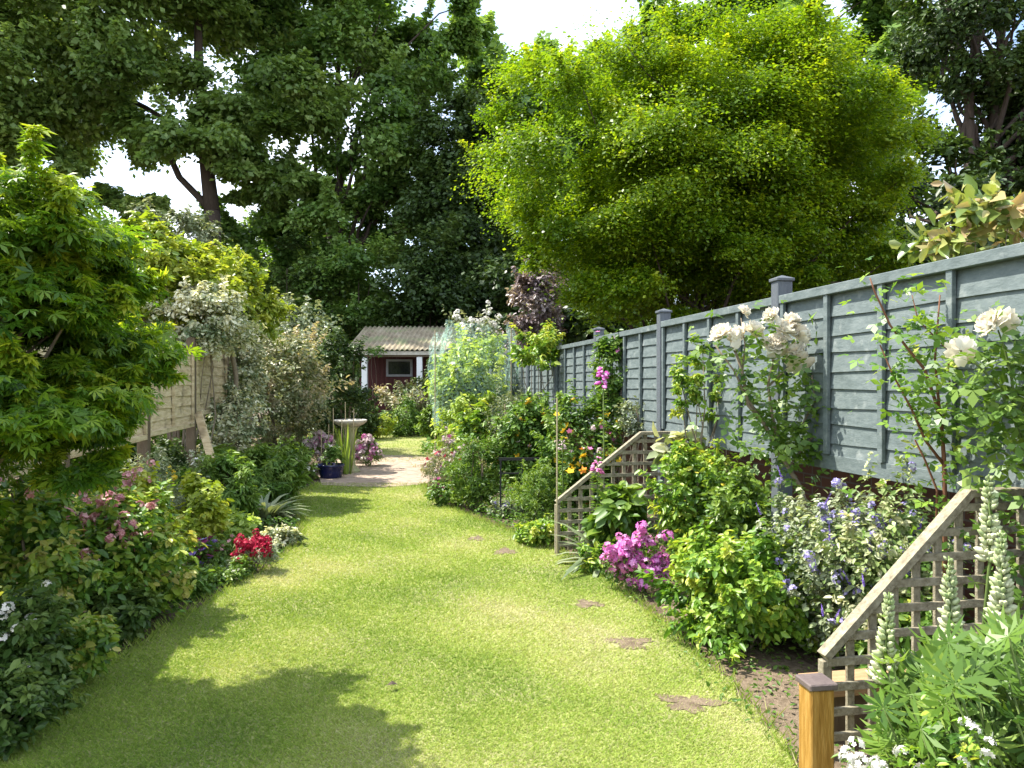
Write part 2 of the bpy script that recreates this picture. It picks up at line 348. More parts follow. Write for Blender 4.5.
L_weig = leafmat('weigela_leaf', [(.05, .13, .02), (.13, .255, .03), (.32, .41, .055), (.46, .42, .12)], .35, pos=[.1, .5, .8, 1])
F_white = petalmat('white_petal', [(.68, .66, .58), (.82, .8, .74)])
F_cream = petalmat('cream_rose_petal', [(.86, .74, .56), (.9, .84, .70), (.92, .9, .8)], .45)
F_pink = petalmat('pink_petal', [(.55, .12, .32), (.72, .25, .5), (.8, .45, .65)])
F_mag = petalmat('magenta_petal', [(.58, .09, .40), (.76, .2, .58), (.85, .42, .74)])
F_red = petalmat('crimson_petal', [(.16, .002, .012), (.36, .006, .03), (.5, .02, .07)])
F_dpink = petalmat('dusty_pink_petal', [(.48, .17, .2), (.68, .34, .36), (.8, .54, .52)])
F_plum = petalmat('plum_petal', [(.10, .01, .05), (.24, .03, .12)])
F_violet = petalmat('violet_petal', [(.14, .06, .42), (.28, .16, .62), (.42, .34, .72)])
F_lav = petalmat('lavender_petal', [(.2, .16, .42), (.34, .3, .58), (.5, .46, .7)])
F_yellow = petalmat('yellow_petal', [(.65, .38, .02), (.78, .58, .04), (.8, .7, .12)])
F_orange = petalmat('orange_petal', [(.75, .25, .03), (.8, .4, .06)])
F_lupin = petalmat('cream_lupin_flower', [(.18, .30, .09), (.42, .50, .24), (.70, .70, .48)])
F_pale = petalmat('pale_pink_petal', [(.6, .45, .45), (.72, .58, .58)])

# ------------------------------------------------------------------ ground, lawn, paving
def sheet(name, pts, z, mat, sub=None):
    me = bpy.data.meshes.new(name); me.from_pydata([(x, y, z) for x, y in pts], [], [tuple(range(len(pts)))]); me.update()
    o = link(name, me, mat); tag(o, kind='structure'); return o
sheet('ground', [(-400, -60), (400, -60), (400, 700), (-400, 700)], 0, m_soil)
def smooth_edge(pts, it=2):
    for _ in range(it):
        q = [pts[0]]
        for a, b in zip(pts, pts[1:]): q += [(a[0] * .75 + b[0] * .25, a[1] * .75 + b[1] * .25), (a[0] * .25 + b[0] * .75, a[1] * .25 + b[1] * .75)]
        pts = q + [pts[-1]]
    return pts
rg = np.random.default_rng(3)
left_edge = smooth_edge([(-2.45, -1), (-2.4, 2.2)] + [G(*p) for p in ((0, 716), (70, 690), (130, 650), (200, 605), (262, 572), (300, 546), (303, 520), (292, 500), (318, 484))])
right_edge = smooth_edge([G(*p) for p in ((424, 484), (428, 500), (470, 517), (548, 545), (600, 575), (652, 615), (695, 655), (750, 705), (797, 768))] + [(1.05, 2.4), (1.0, 1.6), (1.1, -1)])
def wob(pts, a=.02):
    return [(x + float(rg.normal()) * a, y) for x, y in pts]
lawn_poly = wob(left_edge) + wob(right_edge)
sheet('lawn', lawn_poly, .012, m_lawn)
far_lawn = [G(*p) for p in ((330, 464), (372, 452), (372, 434.5), (440, 434.5), (440, 450), (445, 462))]
sheet('far_lawn', far_lawn, .008, m_lawn)
pc = G(372, 468); 
pave = [(pc[0] + 1.05 * cos(t) * (1 + .03 * sin(5 * t)), pc[1] + 2.1 * sin(t)) for t in np.linspace(0, 2 * pi, 60, endpoint=False)]
pave = [(min(max(x, -3.05), -1.15), max(y, 10.9)) for x, y in pave]
sheet('paving', [G(*p) for p in ((322, 486), (350, 487.5), (385, 488), (424, 485.5), (440, 478), (446, 468), (440, 460), (415, 456.5), (375, 455.5), (345, 458), (326, 466), (318, 476))], .018, m_pave)
patches = []
for i, (px, py, rx, ry) in enumerate(((630, 645, .13, .11), (690, 706, .15, .10), (588, 606, .10, .10), (505, 553, .11, .14), (476, 540, .08, .12), (640, 584, .06, .05))):
    c = G(px, py); pts = []
    for t in np.linspace(0, 2 * pi, 60, endpoint=False):
        k = 1 + .3 * sin(3 * t + i) + .2 * sin(5 * t + 2 * i) + .12 * sin(11 * t + i) + .08 * float(rg.normal()); pts.append((c[0] + rx * .85 * k * cos(t), c[1] + ry * .85 * k * sin(t)))
    patches.append((c, rx, ry)); sheet('bare_soil_patch', pts, .016, m_bare)
sheet('dry_soil_border', [G(*p) for p in ((652, 600), (700, 650), (760, 712), (812, 780))] + [(1.3, 2.3), (1.9, 2.3)] + [G(*p) for p in ((960, 740), (860, 690), (760, 640), (690, 595))], .006, m_bare)

def inpoly(x, y, poly):
    c = np.zeros(len(x), bool); n = len(poly)
    for i in range(n):
        x0, y0 = poly[i]; x1, y1 = poly[(i + 1) % n]
        if y0 == y1: continue
        k = ((y0 > y) != (y1 > y)) & (x < (x1 - x0) * (y - y0) / (y1 - y0) + x0); c ^= k
    return c
def grass(name, poly, n, ylo, yhi, h, label, seed, pw=1.7):
    rng = np.random.default_rng(seed)
    u = rng.random(n); e = 1 - pw; y = (ylo ** e + u * (yhi ** e - ylo ** e)) ** (1 / e)
    xs = np.array([p[0] for p in poly]); x = rng.uniform(xs.min(), xs.max(), n)
    k = inpoly(x, y, poly) 
    for (c, rx, ry) in patches:
        d = np.sqrt(((x - c[0]) / rx) ** 2 + ((y - c[1]) / ry) ** 2) + .22 * np.sin(x * 31 + 3 * np.sin(y * 17)) * np.sin(y * 23 + x * 9); k &= rng.random(n) < np.clip((d - .3) / .9, .25, 1) ** 1.5
    x, y = x[k], y[k]; m = len(x)
    pos = np.stack([x, y, np.full(m, .012)], 1); a = rng.random(m) * 2 * pi
    ax = np.stack([np.cos(a) * .75, np.sin(a) * .75, rng.uniform(.35, 1.0, m)], 1)
    nor = np.stack([np.cos(a + 1.5 * rng.normal(size=m)), np.sin(a), np.full(m, .9)], 1)
    far = np.clip(y / 3.0, 1, 3)
    patchv = .17 * np.sin(x * 1.3 - y * .8 + 2) * np.sin(y * 2.3 + np.sin(x * 3)) + .18 * np.sin(x * 2.1 + 1.3 * np.sin(y * 1.7)) * np.cos(y * 1.3 + x) + .10 * np.sin(x * 7 + y * 3) * np.sin(y * 5.3)
    var = .52 + patchv + rng.normal(size=m) * .17
    sz = h * rng.uniform(.5, 1.3, m) * far ** .25
    me = leafmesh(name, 'tri', pos, ax, nor, sz, var, width=.0034 * far)
    o = link(name, me, L_grass); tag(o, label, 'grass', kind='stuff')
grass('grass', lawn_poly, 680000, 2.5, 11.5, .018, 'short sunlit grass covering the long garden lawn', 5)
grass('grass', far_lawn, 16000, 14, 24, .03, 'short bright grass on the far lawn before the summerhouse', 6, 1.2)
# longer, ragged tufts along the lawn edge
def edge_tufts(seed=9):
    rng = np.random.default_rng(seed); pts = []
    for e in (left_edge, right_edge):
        for a, b in zip(e, e[1:]):
            if max(a[1], b[1]) < 2.2: continue
            L = math.hypot(b[0] - a[0], b[1] - a[1]); k = int(L * 260)
            for _ in range(k):
                t = rng.random(); pts.append((a[0] + (b[0] - a[0]) * t + rng.normal() * .035, a[1] + (b[1] - a[1]) * t + rng.normal() * .035, .01))
    pos = np.array(pts); m = len(pos); a = rng.random(m) * 2 * pi
    ax = np.stack([np.cos(a) * .6, np.sin(a) * .6, rng.uniform(.6, 1.2, m)], 1); nor = np.stack([np.cos(a + 1.4), np.sin(a + 1.4), np.full(m, .5)], 1)
    me = leafmesh('grass', 'tri', pos, ax, nor, rng.uniform(.03, .075, m), .5 + rng.normal(size=m) * .2, width=.007)
    tag(link('grass', me, L_grass), 'longer untrimmed grass tufts along the lawn edges', 'grass', kind='stuff')
edge_tufts()

# ------------------------------------------------------------------ right fence + wall
FA = math.atan(.1827)                         # the fences run FA to the left of straight ahead
def fence_pt(Y): return (2.745 - .1827 * Y, Y)
U = (-sin(FA), cos(FA))                       # along the fence, away from the camera
def lap_panel(L, h, nb, rngs, th=.012, ov=.03):
    """overlapping horizontal boards along +X, face towards -Y (local)"""
    mb = MB(); bh = (h) / nb
    for i in range(nb):
        z0 = i * bh - (ov if i else 0); z1 = (i + 1) * bh; j = rngs.normal() * .003; k = rngs.normal() * .003
        y0 = -.012; y1 = .004                       # bottom edge stands proud of the board below
        n = 8
        for s_ in range(n):
            xa, xb = L * s_ / n, L * (s_ + 1) / n
            wa, wb = (.004 * sin(i * 3.1 + s_ * 1.3), .004 * sin(i * 3.1 + (s_ + 1) * 1.3))
            mb.hexa([(xa, y0 - th, z0 + wa + j), (xb, y0 - th, z0 + wb + j), (xb, y0, z0 + wb + j), (xa, y0, z0 + wa + j),
                     (xa, y1 - th, z1 + k), (xb, y1 - th, z1 + k), (xb, y1, z1 + k), (xa, y1, z1 + k)])
    return mb
rf = np.random.default_rng(11)
base = fence_pt(5.047)
fence_root = thing('garden_fence', 'blue grey lap panel fence with capped posts on the right', 'fence', (base[0], base[1], 0), FA + pi / 2)
# local +X runs away from the camera, local +Y points to the garden (left).  Boards must face +Y, so build mirrored
SP = 2.097
for k in range(-2, 9):
    x0 = k * SP; dz = -.016 * max(k, 0); zb, zt = .99 + dz, 2.088 + dz
    Lp = SP - .09
    mb = lap_panel(Lp, zt - zb - .14, 9, rf)
    mb.v = [(x + x0 + .045, -y + .0, z + zb + .085) for x, y, z in mb.v]; mb.f = [tuple(reversed(f)) for f in mb.f]
    mb.box(x0 + .045, x0 + SP - .045, -.005, .030, zb, zb + .088, .002)          # smooth bottom board
    pn = mb.build('fence_panel', m_bluewood, fence_root)
    for q in range(0, 5):
        xc = x0 + .045 + .02 + (Lp - .04) * q / 4; b = MB().box(xc - .02, xc + .02, .026, .050, zb + .09, zt - .045, .002)
        b.build('batten', m_bluewood, pn)
    MB().box(x0 + .045, x0 + SP - .045, -.02, .058, zt - .055, zt, .003).build('top_rail', m_bluewood, pn)
    if k <= 8:
        z1 = zt + .10
        ps = MB().box(x0 - .045, x0 + .045, -.045, .062, 0, z1, .004).build('fence_post', m_postblue, fence_root)
        cp = MB().box(x0 - .056, x0 + .056, -.056, .073, z1, z1 + .022, .004)
        n = len(cp.v); a, b_, c_, d_ = x0 - .05, x0 + .05, -.05, .067; zz = z1 + .022
        cp.v += [(a, c_, zz), (b_, c_, zz), (b_, d_, zz), (a, d_, zz), (x0, .008, zz + .022)]
        cp.f += [(n, n + 1, n + 4), (n + 1, n + 2, n + 4), (n + 2, n + 3, n + 4), (n + 3, n, n + 4)]
        cp.build('post_cap', m_postblue, ps)
wl = tag(MB().box(-2 * SP - .5, 9 * SP, -.72, -.50, 0, .99).build('brick_wall', m_brick), 'low red brick retaining wall below the blue grey fence', 'wall')
wl.location = (base[0], base[1], 0); wl.rotation_euler = (0, 0, FA + pi / 2)

# ------------------------------------------------------------------ left fence
lrt = thing('timber_fence', 'weathered tan lap fence of two stepped panels on the left', 'fence', (-2.17 - .1827 * 8.85, 8.85, 0), FA + pi / 2)
for (a, b, z0, z1) in ((-1.80, -.05, 1.0, 1.86), (.05, 1.95, 1.12, 2.0), (-3.7, -1.9, .98, 1.82), (-5.6, -3.8, .95, 1.8), (2.05, 3.9, 1.1, 2.0)):
    mb = lap_panel(b - a, z1 - z0 - .05, 7, rf); mb.v = [(x + a, y, z + z0 + .05) for x, y, z in mb.v]
    pn = mb.build('fence_panel', m_oldfence, lrt)
    MB().box(a, b, -.05, -.018, z0, z0 + .05, .002).build('bottom_rail', m_oldfence, pn)
    for xc in (a + .02, (a + b) / 2, b - .02): MB().box(xc - .018, xc + .018, -.05, -.024, z0 + .052, z1 - .01).build('batten', m_oldfence, pn)
for xc, zt in ((-5.65, 1.9), (-3.75, 1.9), (-1.85, 1.92), (0, 2.05), (2.0, 2.08), (3.95, 2.05)):
    MB().box(xc - .045, xc + .045, -.05, .045, 0, zt, .004).build('fence_post', m_oldpost, lrt)
for k in range(2): pass
a = P(193, 413, 8.6); b = P(218, 458, 8.3)
br = MB().bar((a[0] + .06, a[1], a[2]), (b[0], b[1], .42), .085, .03, (0, 1, 0)); tag(br.build('brace_plank', m_oldfence), 'pale diagonal plank propped against the left fence post', 'plank')
hp = [P(205, 346, 9.6), P(216, 343, 9.7), P(226, 348, 9.8), (P(233, 358, 9.9)), P(236, 375, 9.9), P(236, 400, 9.9), (P(236, 450, 9.9)[0], 9.9, 0)]
tag(MB().tube(smooth3 if False else hp, [.022, .025, .028, .03, .03, .03, .03], 8).build('bent_branch_hoop', m_twig, smooth=True), 'bent brown wooden hoop arching beside the left fence panel', 'hoop')

# ------------------------------------------------------------------ trellises
def trellis(x, y, label, zl, zp, tp, Lt, group='sloping square trellis panels beside the right bed'):
    rt = thing('trellis_panel', label, 'trellis', (x, y, 0), FA, group)
    top = lambda t: zl + (zp - zl) * min(t / tp, 1)
    pitch = .1; lw = .032; z0 = .04
    mv = MB(); t = .016
    while t < Lt:
        mv.box(t - lw / 2, t + lw / 2, 0, .016, z0, top(t) - .018, .0015); t += pitch
    mv.build('upright_laths', m_trellis, rt)
    mh = MB(); z = z0 + .05
    while z < zp - .03:
        t0 = 0 if z < zl - .02 else (z - zl) / (zp - zl) * tp + .02
        mh.box(t0, Lt, -.018, -.001, z - lw / 2, z + lw / 2, .0015); z += pitch
    mh.build('crossing_laths', m_trellis, rt)
    MB().bar((-.01, -.004, zl - .002), (tp + .012, -.004, zp + .002), .055, .03).build('sloping_rail', m_trellis, rt)
    MB().box(tp, Lt, -.032, .024, zp - .018, zp + .014, .003).build('top_rail', m_trellis, rt)
    MB().box(-.018, .018, -.016, .022, 0, zl - .02, .002).build('end_post', m_trellis, rt)
    return rt
trellis(1.252, 3.0, 'near sloping square trellis beside the honey coloured post', .416, 1.05, .64, .93)
trellis(.395, 6.58, 'farther sloping trellis panel meeting the fence beyond the pink phlox', .465, 1.06, .764, 1.12)

# ------------------------------------------------------------------ near post and plank
pr = thing('garden_post', 'short honey brown square post with dark flat cap', 'post', (1.055, 2.6, 0), R(8))
MB().box(-.043, .043, -.043, .043, 0, .455, .005).build('post_shaft', m_orange, pr)
MB().box(-.052, .052, -.052, .052, .455, .478, .004).build('post_cap', m_cap, pr)
pl = tag(MB().box(0, .95, -.07, .07, .20, .255, .004).build('edging_plank', m_plank), 'orange brown timber plank lying behind the near trellis', 'plank')
pl.location = (1.24, 3.16, .0); pl.rotation_euler = (0, 0, FA)
tag(MB().box(.0, .9, -.04, .04, 0, .197, .004).build('edging_board', m_oldpost), 'brown edging board standing under the orange plank', 'board')
bpy.data.objects['edging_board'].location = (1.26, 3.17, 0); bpy.data.objects['edging_board'].rotation_euler = (0, 0, FA)

# ------------------------------------------------------------------ summerhouse
sh = thing('summerhouse', 'dark red summerhouse with corrugated roof and white veranda posts', 'shed', (-3.2, 23.4, 0))
x0, x1 = -1.75, 1.75; yb = 2.6; yw = .9
mb = MB(); n = 26
for i in range(n):
    a = x0 + (x1 - x0) * i / n; b = x0 + (x1 - x0) * (i + 1) / n; mb.box(a + .006, b - .006, yw, yw + .03, .1, 2.5)
mb.box(x0, x1, yw + .031, yw + .05, .1, 2.5)
mb.box(x0, x0 + .04, yw + .052, yb, .1, 2.6); mb.box(x1 - .04, x1, yw + .052, yb, .1, 2.6); mb.box(x0 + .042, x1 - .042, yb - .04, yb, .1, 2.6)
wal = mb.build('wall', m_redwall, sh)
wx0, wx1, wz0, wz1 = -.87, -.02, 1.74, 2.30
wf = MB(); fw = .07
wf.box(wx0, wx1, yw - .05, yw - .004, wz0, wz0 + fw).box(wx0, wx1, yw - .05, yw - .004, wz1 - fw, wz1).box(wx0, wx0 + fw, yw - .05, yw - .004, wz0 + fw, wz1 - fw).box(wx1 - fw, wx1, yw - .05, yw - .004, wz0 + fw, wz1 - fw)
win = wf.build('window', m_frame, sh); MB().box(wx0 + fw, wx1 - fw, yw - .03, yw - .012, wz0 + fw, wz1 - fw).build('pane', m_glass, win)
rv = MB(); nx = 150; rows = 8; sgx = (3.9) / nx
for j in range(rows + 1):
    t = j / rows; y = -.25 + t * 3.1; z = 2.56 + t * .95
    for i in range(nx + 1):
        x = -1.95 + sgx * i; rv.v.append((x, y, z + .028 * sin(i * 2 * pi / 6) - .01 * sin(t * pi)))
for j in range(rows):
    for i in range(nx): a0 = j * (nx + 1) + i; rv.f.append((a0, a0 + 1, a0 + nx + 2, a0 + nx + 1))
ro = rv.build('roof', m_roof, sh, smooth=True)
md = ro.modifiers.new('thick', 'SOLIDIFY'); md.thickness = .012
MB().box(-1.9, 1.9, -.2, -.165, 2.40, 2.515).build('fascia', m_stone, sh)
MB().box(-1.9, 1.9, -.16, -.08, 2.34, 2.46).build('beam', m_oldpost, sh)
for xx in (-1.38, .33, 1.6): MB().box(xx - .085, xx + .085, -.16, .01, 0, 2.338, .008).build('veranda_post', m_white, sh)
MB().box(-1.85, 1.85, -.2, .88, 0, .1).build('deck', m_oldpost, sh)

# neighbour's house fragment seen between the trees
hs = thing('neighbour_house', 'brick house wall with tiled roof glimpsed behind the purple shrub', 'house', (-.2, 40, 0))
MB().box(-2.2, 3, 0, 5, 0, 4.8).build('wall', m_brick, hs)
h_ = MB(); h_.v = [(-2.5, -.3, 4.803), (3.3, -.3, 4.803), (3.3, 5.3, 4.803), (-2.5, 5.3, 4.803), (-2.5, 2.5, 7.2), (3.3, 2.5, 7.2)]
h_.f = [(0, 1, 5, 4), (2, 3, 4, 5), (1, 2, 5), (3, 0, 4), (3, 2, 1, 0)]; h_.build('roof', m_oldpost, hs)

# ------------------------------------------------------------------ terrace things
bb = thing('bird_bath', 'stone bird bath with wide flat bowl on mossy pedestal', 'bird bath', (*G(350, 473), 0))
MB().lathe([(0, .79), (.16, .79), (.24, .83), (.28, .865), (.285, .89), (.27, .90), (.25, .875), (.1, .855), (0, .85)]).build('bowl', m_stone, bb, smooth=True)
MB().lathe([(0, 0), (.17, 0), (.17, .05), (.12, .09), (.085, .16), (.075, .4), (.085, .62), (.12, .74), (.16, .788), (0, .788)]).build('pedestal', m_mossstone, bb, smooth=True)
bp = thing('plant_pot', 'cobalt blue glazed pot on the terrace edge beside the bird bath', 'pot', (*G(331, 478.5), 0))
MB().lathe([(0, 0), (.15, 0), (.165, .02), (.19, .12), (.2, .19), (.215, .2), (.215, .23), (.195, .23), (.185, .19), (0, .19)]).build('pot_body', m_bluepot, bp, smooth=True)
MB().lathe([(0, .2), (.184, .2)]).build('compost', m_soil, bp)
gp = thing('plant_pot', 'small grey pot half hidden at the left lawn edge', 'pot', (*G(295, 484), 0))
MB().lathe([(0, 0), (.08, 0), (.11, .17), (.12, .175), (.12, .2), (.105, .2), (.1, .16), (0, .16)]).build('pot_body', m_greypot, gp, smooth=True)
MB().lathe([(0, .175), (.1, .175)]).build('compost', m_soil, gp)
tag(MB().box(-.14, .14, -.1, .1, 0, .1, .02).build('stone_slab', m_stone), 'pale stone block lying on the terrace right of the bird bath', 'stone')
bpy.data.objects['stone_slab'].location = (*G(362, 464), .02); bpy.data.objects['stone_slab'].rotation_euler = (0, 0, .25)
for i, (px, top) in enumerate(((328, 424), (334, 408), (341, 420), (346, 402), (353, 409), (322, 430))):
    g = G(px, 474 + (i % 3)); t = P(px + (-1) ** i * .8, top, g[1])
    o = MB().tube([(g[0], g[1], 0), t], .008, 6).build('cane', m_cane)
    tag(o, 'thin garden cane standing around the bird bath', 'cane', 'thin canes around the bird bath')
# dark iron edging hurdle in the right bed
ir = thing('iron_hurdle', 'low black iron hurdle among the yellow flowered shrub', 'hurdle', (P(522, 460, 8.4)[0], 8.4, 0))
MB().bar((-.26, 0, .66), (.26, 0, .66), .03, .03).bar((-.26, 0, .5), (.26, 0, .5), .016, .016).build('rail', m_blackmetal, ir)
for xx in (-.24, 0, .24): MB().bar((xx, 0, 0), (xx, 0, .645), .02, .02, (0, 1, 0)).build('upright', m_blackmetal, ir)
# bamboo canes
g = P(557, 398, 6.5); tag(MB().tube([(g[0], 6.5, 0), g], .007, 6).build('bamboo_cane', m_cane), 'bamboo cane rising at the left end of the farther trellis', 'cane')
# small dark leaf on lawn
g = G(392, 693); lf = MB(); lf.v = [(-.02, 0, 0), (0, -.012, .006), (.02, 0, .003), (0, .012, .008), (0, 0, .012)]; lf.v = [(x * 1.5, y * 1.5, z * 2) for x, y, z in lf.v]; lf.f = [(0, 1, 4), (1, 2, 4), (2, 3, 4), (3, 0, 4)]
o = lf.build('fallen_leaf', m_bark); o.location = (g[0], g[1], .036); tag(o, 'small dark curled leaf lying alone on the lawn', 'leaf')

# ------------------------------------------------------------------ trees
def limb(rng, a, b, n=5, sag=.0, wob_=.08):
    a = np.array(a, float); b = np.array(b, float); L = np.linalg.norm(b - a); pts = []
    for i in range(n + 1):
        t = i / n; p = a + (b - a) * t + rng.normal(size=3) * wob_ * L * .35 * math.sin(pi * t); p[2] += sag * L * math.sin(pi * t); pts.append(tuple(p))
    return pts
def tree(name, label, base_, tr, fork, env, n, size, tpl, mat, seed, nlimb=14, bark=None, group=None, lean=(0, 0), trunks=1, **kw):
    rng = np.random.default_rng(seed)
    rt = thing(name, label, 'tree', (base_[0], base_[1], 0), 0, group)
    fo, C, _ = foliage(rng, 'crown', env, n, size, tpl, mat, rt, **kw)
    mb = MB()
    for q in range(trunks):
        off = (q - (trunks - 1) / 2) * tr * 1.6
        top = (base_[0] + lean[0] + off * 2.2, base_[1] + lean[1], fork); zt = max(c[2] for c in C) * .85
        b0 = (base_[0] + off, base_[1], -.05)
        mid = [(b0[0] + (top[0] - b0[0]) * t + .06 * sin(3 * t + q), b0[1] + (top[1] - b0[1]) * t, b0[2] + (top[2] - b0[2]) * t) for t in (0, .08, .3, .6, 1)]
        mb.tube(mid, [tr * 1.45, tr * 1.12, tr, tr * .9, tr * .8], 10)
        cx = np.mean([c[0] for c in C]); cy = np.mean([c[1] for c in C])
        lead = limb(rng, top, (top[0] * .6 + cx * .4, top[1] * .6 + cy * .4, zt), 6, 0, .05)
        mb.tube(lead, list(np.linspace(tr * .8, tr * .15, 7)), 8)
        idx = [i for i in rng.permutation(len(C)) if C[i][2] > fork + 1.2 + fork * .35 * (tr > .15)][:nlimb]
        for i in idx:
            c = C[i]; t = np.clip((c[2] - fork) / max(zt - fork, .1) - .35, 0, .8); j = int(t * 6); st = lead[j]
            mb.tube(limb(rng, st, c, 5, .05, .12), list(np.linspace(tr * (.5 - .35 * t), tr * .06, 6)), 6)
    mb.build('trunk', bark or m_bark, rt, True, True)
    return rt
# the big lime-leaved maple over the right fence
tree('maple_tree', 'large lime green maple rising over the right fence', (3.0, 12.0), .09, 1.6,
     [((2.0, 11.7, 5.0), (2.95, 2.5, 2.25)), ((4.45, 12.0, 5.0), (1.9, 2.4, 2.15)), ((2.6, 11.6, 3.4), (2.1, 2.0, 1.4)), ((4.6, 12.0, 3.5), (1.7, 1.8, 1.4)), ((3.3, 11.8, 5.8), (2.6, 2.0, 1.4)), ((1.5, 11.5, 4.0), (1.5, 1.7, 1.5)), ((2.9, 10.7, 3.1), (2.1, 1.2, 1.1)), ((3.3, 11.8, 4.4), (2.4, 2.2, 1.6))],
     800000, .05, 'diamond', L_acer, 21, nlimb=14, trunks=3, nl=420, lr=.19, nsub=12, sr=.42, flat=.6, shell=.62, leafvar=.08, up=.9, outk=.4, rnd=.4, droop=.35, shoots=.14, shootlen=.11, lobevar=.04, ragged=0.)
# left foreground maple
tree('maple_tree', 'leafy bright green maple in the left foreground', (-2.42, 3.28), .05, .5,
     [((-2.1, 3.3, 2.08), (.45, .5, .5)), ((-1.98, 3.3, 1.72), (.33, .5, .48)), ((-1.98, 3.3, 1.3), (.3, .45, .3)), ((-2.5, 3.3, 1.9), (.7, .6, .6)), ((-2.42, 3.3, 1.94), (0.88, 0.836, 0.686)), ((-1.936, 3.476, 1.676), (0.299, 0.528, 0.528)), ((-2.068, 3.344, 1.43), (0.458, 0.528, 0.44)), ((-2.904, 3.168, 1.676), (0.88, 0.792, 0.88)), ((-2.244, 3.168, 1.368), (0.704, 0.66, 0.484)), ((-2.552, 3.08, 2.204), (0.616, 0.528, 0.484)), ((-2.64, 3.168, 2.424), (0.528, 0.44, 0.352))],
     135000, .045, 'palm5', L_acer2, 22, nlimb=22, trunks=2, nl=140, lr=.23, nsub=10, sr=.4, flat=.4, shell=.55, lobevar=.06, shootlen=.25, up=.8, outk=.35, rnd=.4, droop=.45, bark=m_twig, ragged=.06)
tree('lime_tree', 'tall broad green tree on the left with a bare dark trunk', (-12.79, 31.98), 0.406, 8.88,
     [((-15.5, 32, 9.6), (2.4, 2.4, 1.2)), ((-12.4, 32, 9.9), (1.2, 1.5, 1.7)), ((-17.84, 31.98, 17.61), (7.38, 4.92, 7.13)), ((-11.81, 31.98, 15.89), (4.8, 4.67, 6.4)), ((-21.52, 31.98, 14.41), (5.54, 4.92, 6.15)), ((-10.21, 31.98, 11.09), (2.58, 2.71, 2.21)), ((-14.76, 31.98, 21.79), (7.38, 4.92, 4.92)), ((-19.93, 31.98, 11.46), (3.69, 3.69, 3.44)), ((-13.9, 31.98, 11.59), (3.2, 2.95, 1.72))],
     360000, 0.24, 'diamond', L_lime, 23, nlimb=5, nl=150, lr=.22, nsub=9, sr=.42, flat=.5, shell=.35, up=.8, rnd=.5)
tree('tall_tree', 'tall airy tree in the middle behind the garden end', (-8.28, 36.00), 0.312, 6.30,
     [((-7.92, 36.0, 15.9), (4.8, 4.2, 7.2)), ((-8.16, 36.0, 7.62), (4.08, 3.84, 4.32)), ((-3.36, 37.2, 17.94), (3.36, 3.36, 4.08)), ((-10.8, 36.0, 21.3), (4.08, 3.6, 4.08)), ((-11.76, 36.0, 7.14), (3.12, 2.88, 4.32)), ((-5.04, 36.0, 10.5), (2.88, 2.64, 4.8)), ((-4.8, 36.0, 22.02), (3.12, 3.0, 3.84))],
     290000, 0.23, 'diamond', L_mid, 24, nlimb=30, nl=140, lr=.2, nsub=8, sr=.42, flat=.6, shell=.25, up=.7, rnd=.55)
tree('ivy_clad_tree', 'dark ivy covered tree behind the summerhouse roof', (-2.28, 33.00), 0.360, 3.30,
     [((-2.4, 33.0, 8.7), (2.04, 2.16, 5.52)), ((-2.04, 33.0, 4.26), (2.76, 2.64, 3.6)), ((-0.6, 33.6, 6.3), (1.68, 1.92, 3.84))],
     130000, 0.19, 'diamond', L_dark, 25, nlimb=10, nl=90, lr=.28, flat=.7, shell=.5, up=.5)
tree('distant_tree', 'distant oak top between the two big crowns', (1.2, 38), .35, 6,
     [((.6, 38, 12), (3.6, 3.2, 7.4)), ((3.5, 39, 15), (3.6, 3, 5.2))],
     32000, .42, 'diamond', L_mid, 26, nlimb=12, nl=80, lr=.24, flat=.6, shell=.4, group='trees far behind the garden')
tree('distant_tree', 'distant oak showing above the right part of the lime green maple', (9.8, 30), .35, 6,
     [((8.2, 30, 14.2), (4.6, 3.5, 4.6)), ((13, 30, 14), (3.6, 3.2, 5.2)), ((6.5, 30, 9), (4, 3, 5))],
     42000, .38, 'trif', L_mid, 27, nlimb=16, nl=100, lr=.22, flat=.6, shell=.4, group='trees far behind the garden')
tree('distant_tree', 'pale distant tree low in the gap left of the bare dark trunk', (-24, 46), .2, 3, [((-24, 46, 7.6), (4.2, 3, 5.0)), ((-28.5, 46, 8.5), (3.4, 3, 5.5))], 42000, .24, 'diamond', L_mid, 61, nlimb=6, nl=70, lr=.26, shell=.4, group='trees far behind the garden')
tree('distant_tree', 'distant tree filling the gap right of the bare dark trunk', (-15.5, 47), .2, 3, [((-15.5, 47, 7.2), (3.6, 3, 5.2))], 26000, .24, 'diamond', L_lime, 62, nlimb=6, nl=50, lr=.26, shell=.4, group='trees far behind the garden')
tree('dark_tree', 'dark open tree at the far right edge with forked trunk', (13.0, 21), .26, 5.5,
     [((13.0, 21, 11.3), (2.9, 2.6, 4.8)), ((13.9, 21, 7.4), (2.2, 2, 1.9)), ((11.6, 21.4, 6.3), (1.3, 1.5, 1.5)), ((16, 21, 9), (2.5, 2.5, 5))],
     95000, .14, 'oval', L_dark, 28, nlimb=18, trunks=2, nl=90, lr=.22, flat=.55, shell=.3, up=.7)
tree('small_tree', 'small grey green tree behind the left hedge', (-11.3, 24), .12, 2,
     [((-11.2, 24, 5.8), (1.9, 1.5, 1.6)), ((-11.8, 24, 3.0), (1.8, 1.5, 1.6))], 24000, .12, 'oval', L_grey, 29, nlimb=8, nl=30, lr=.3, group=None)
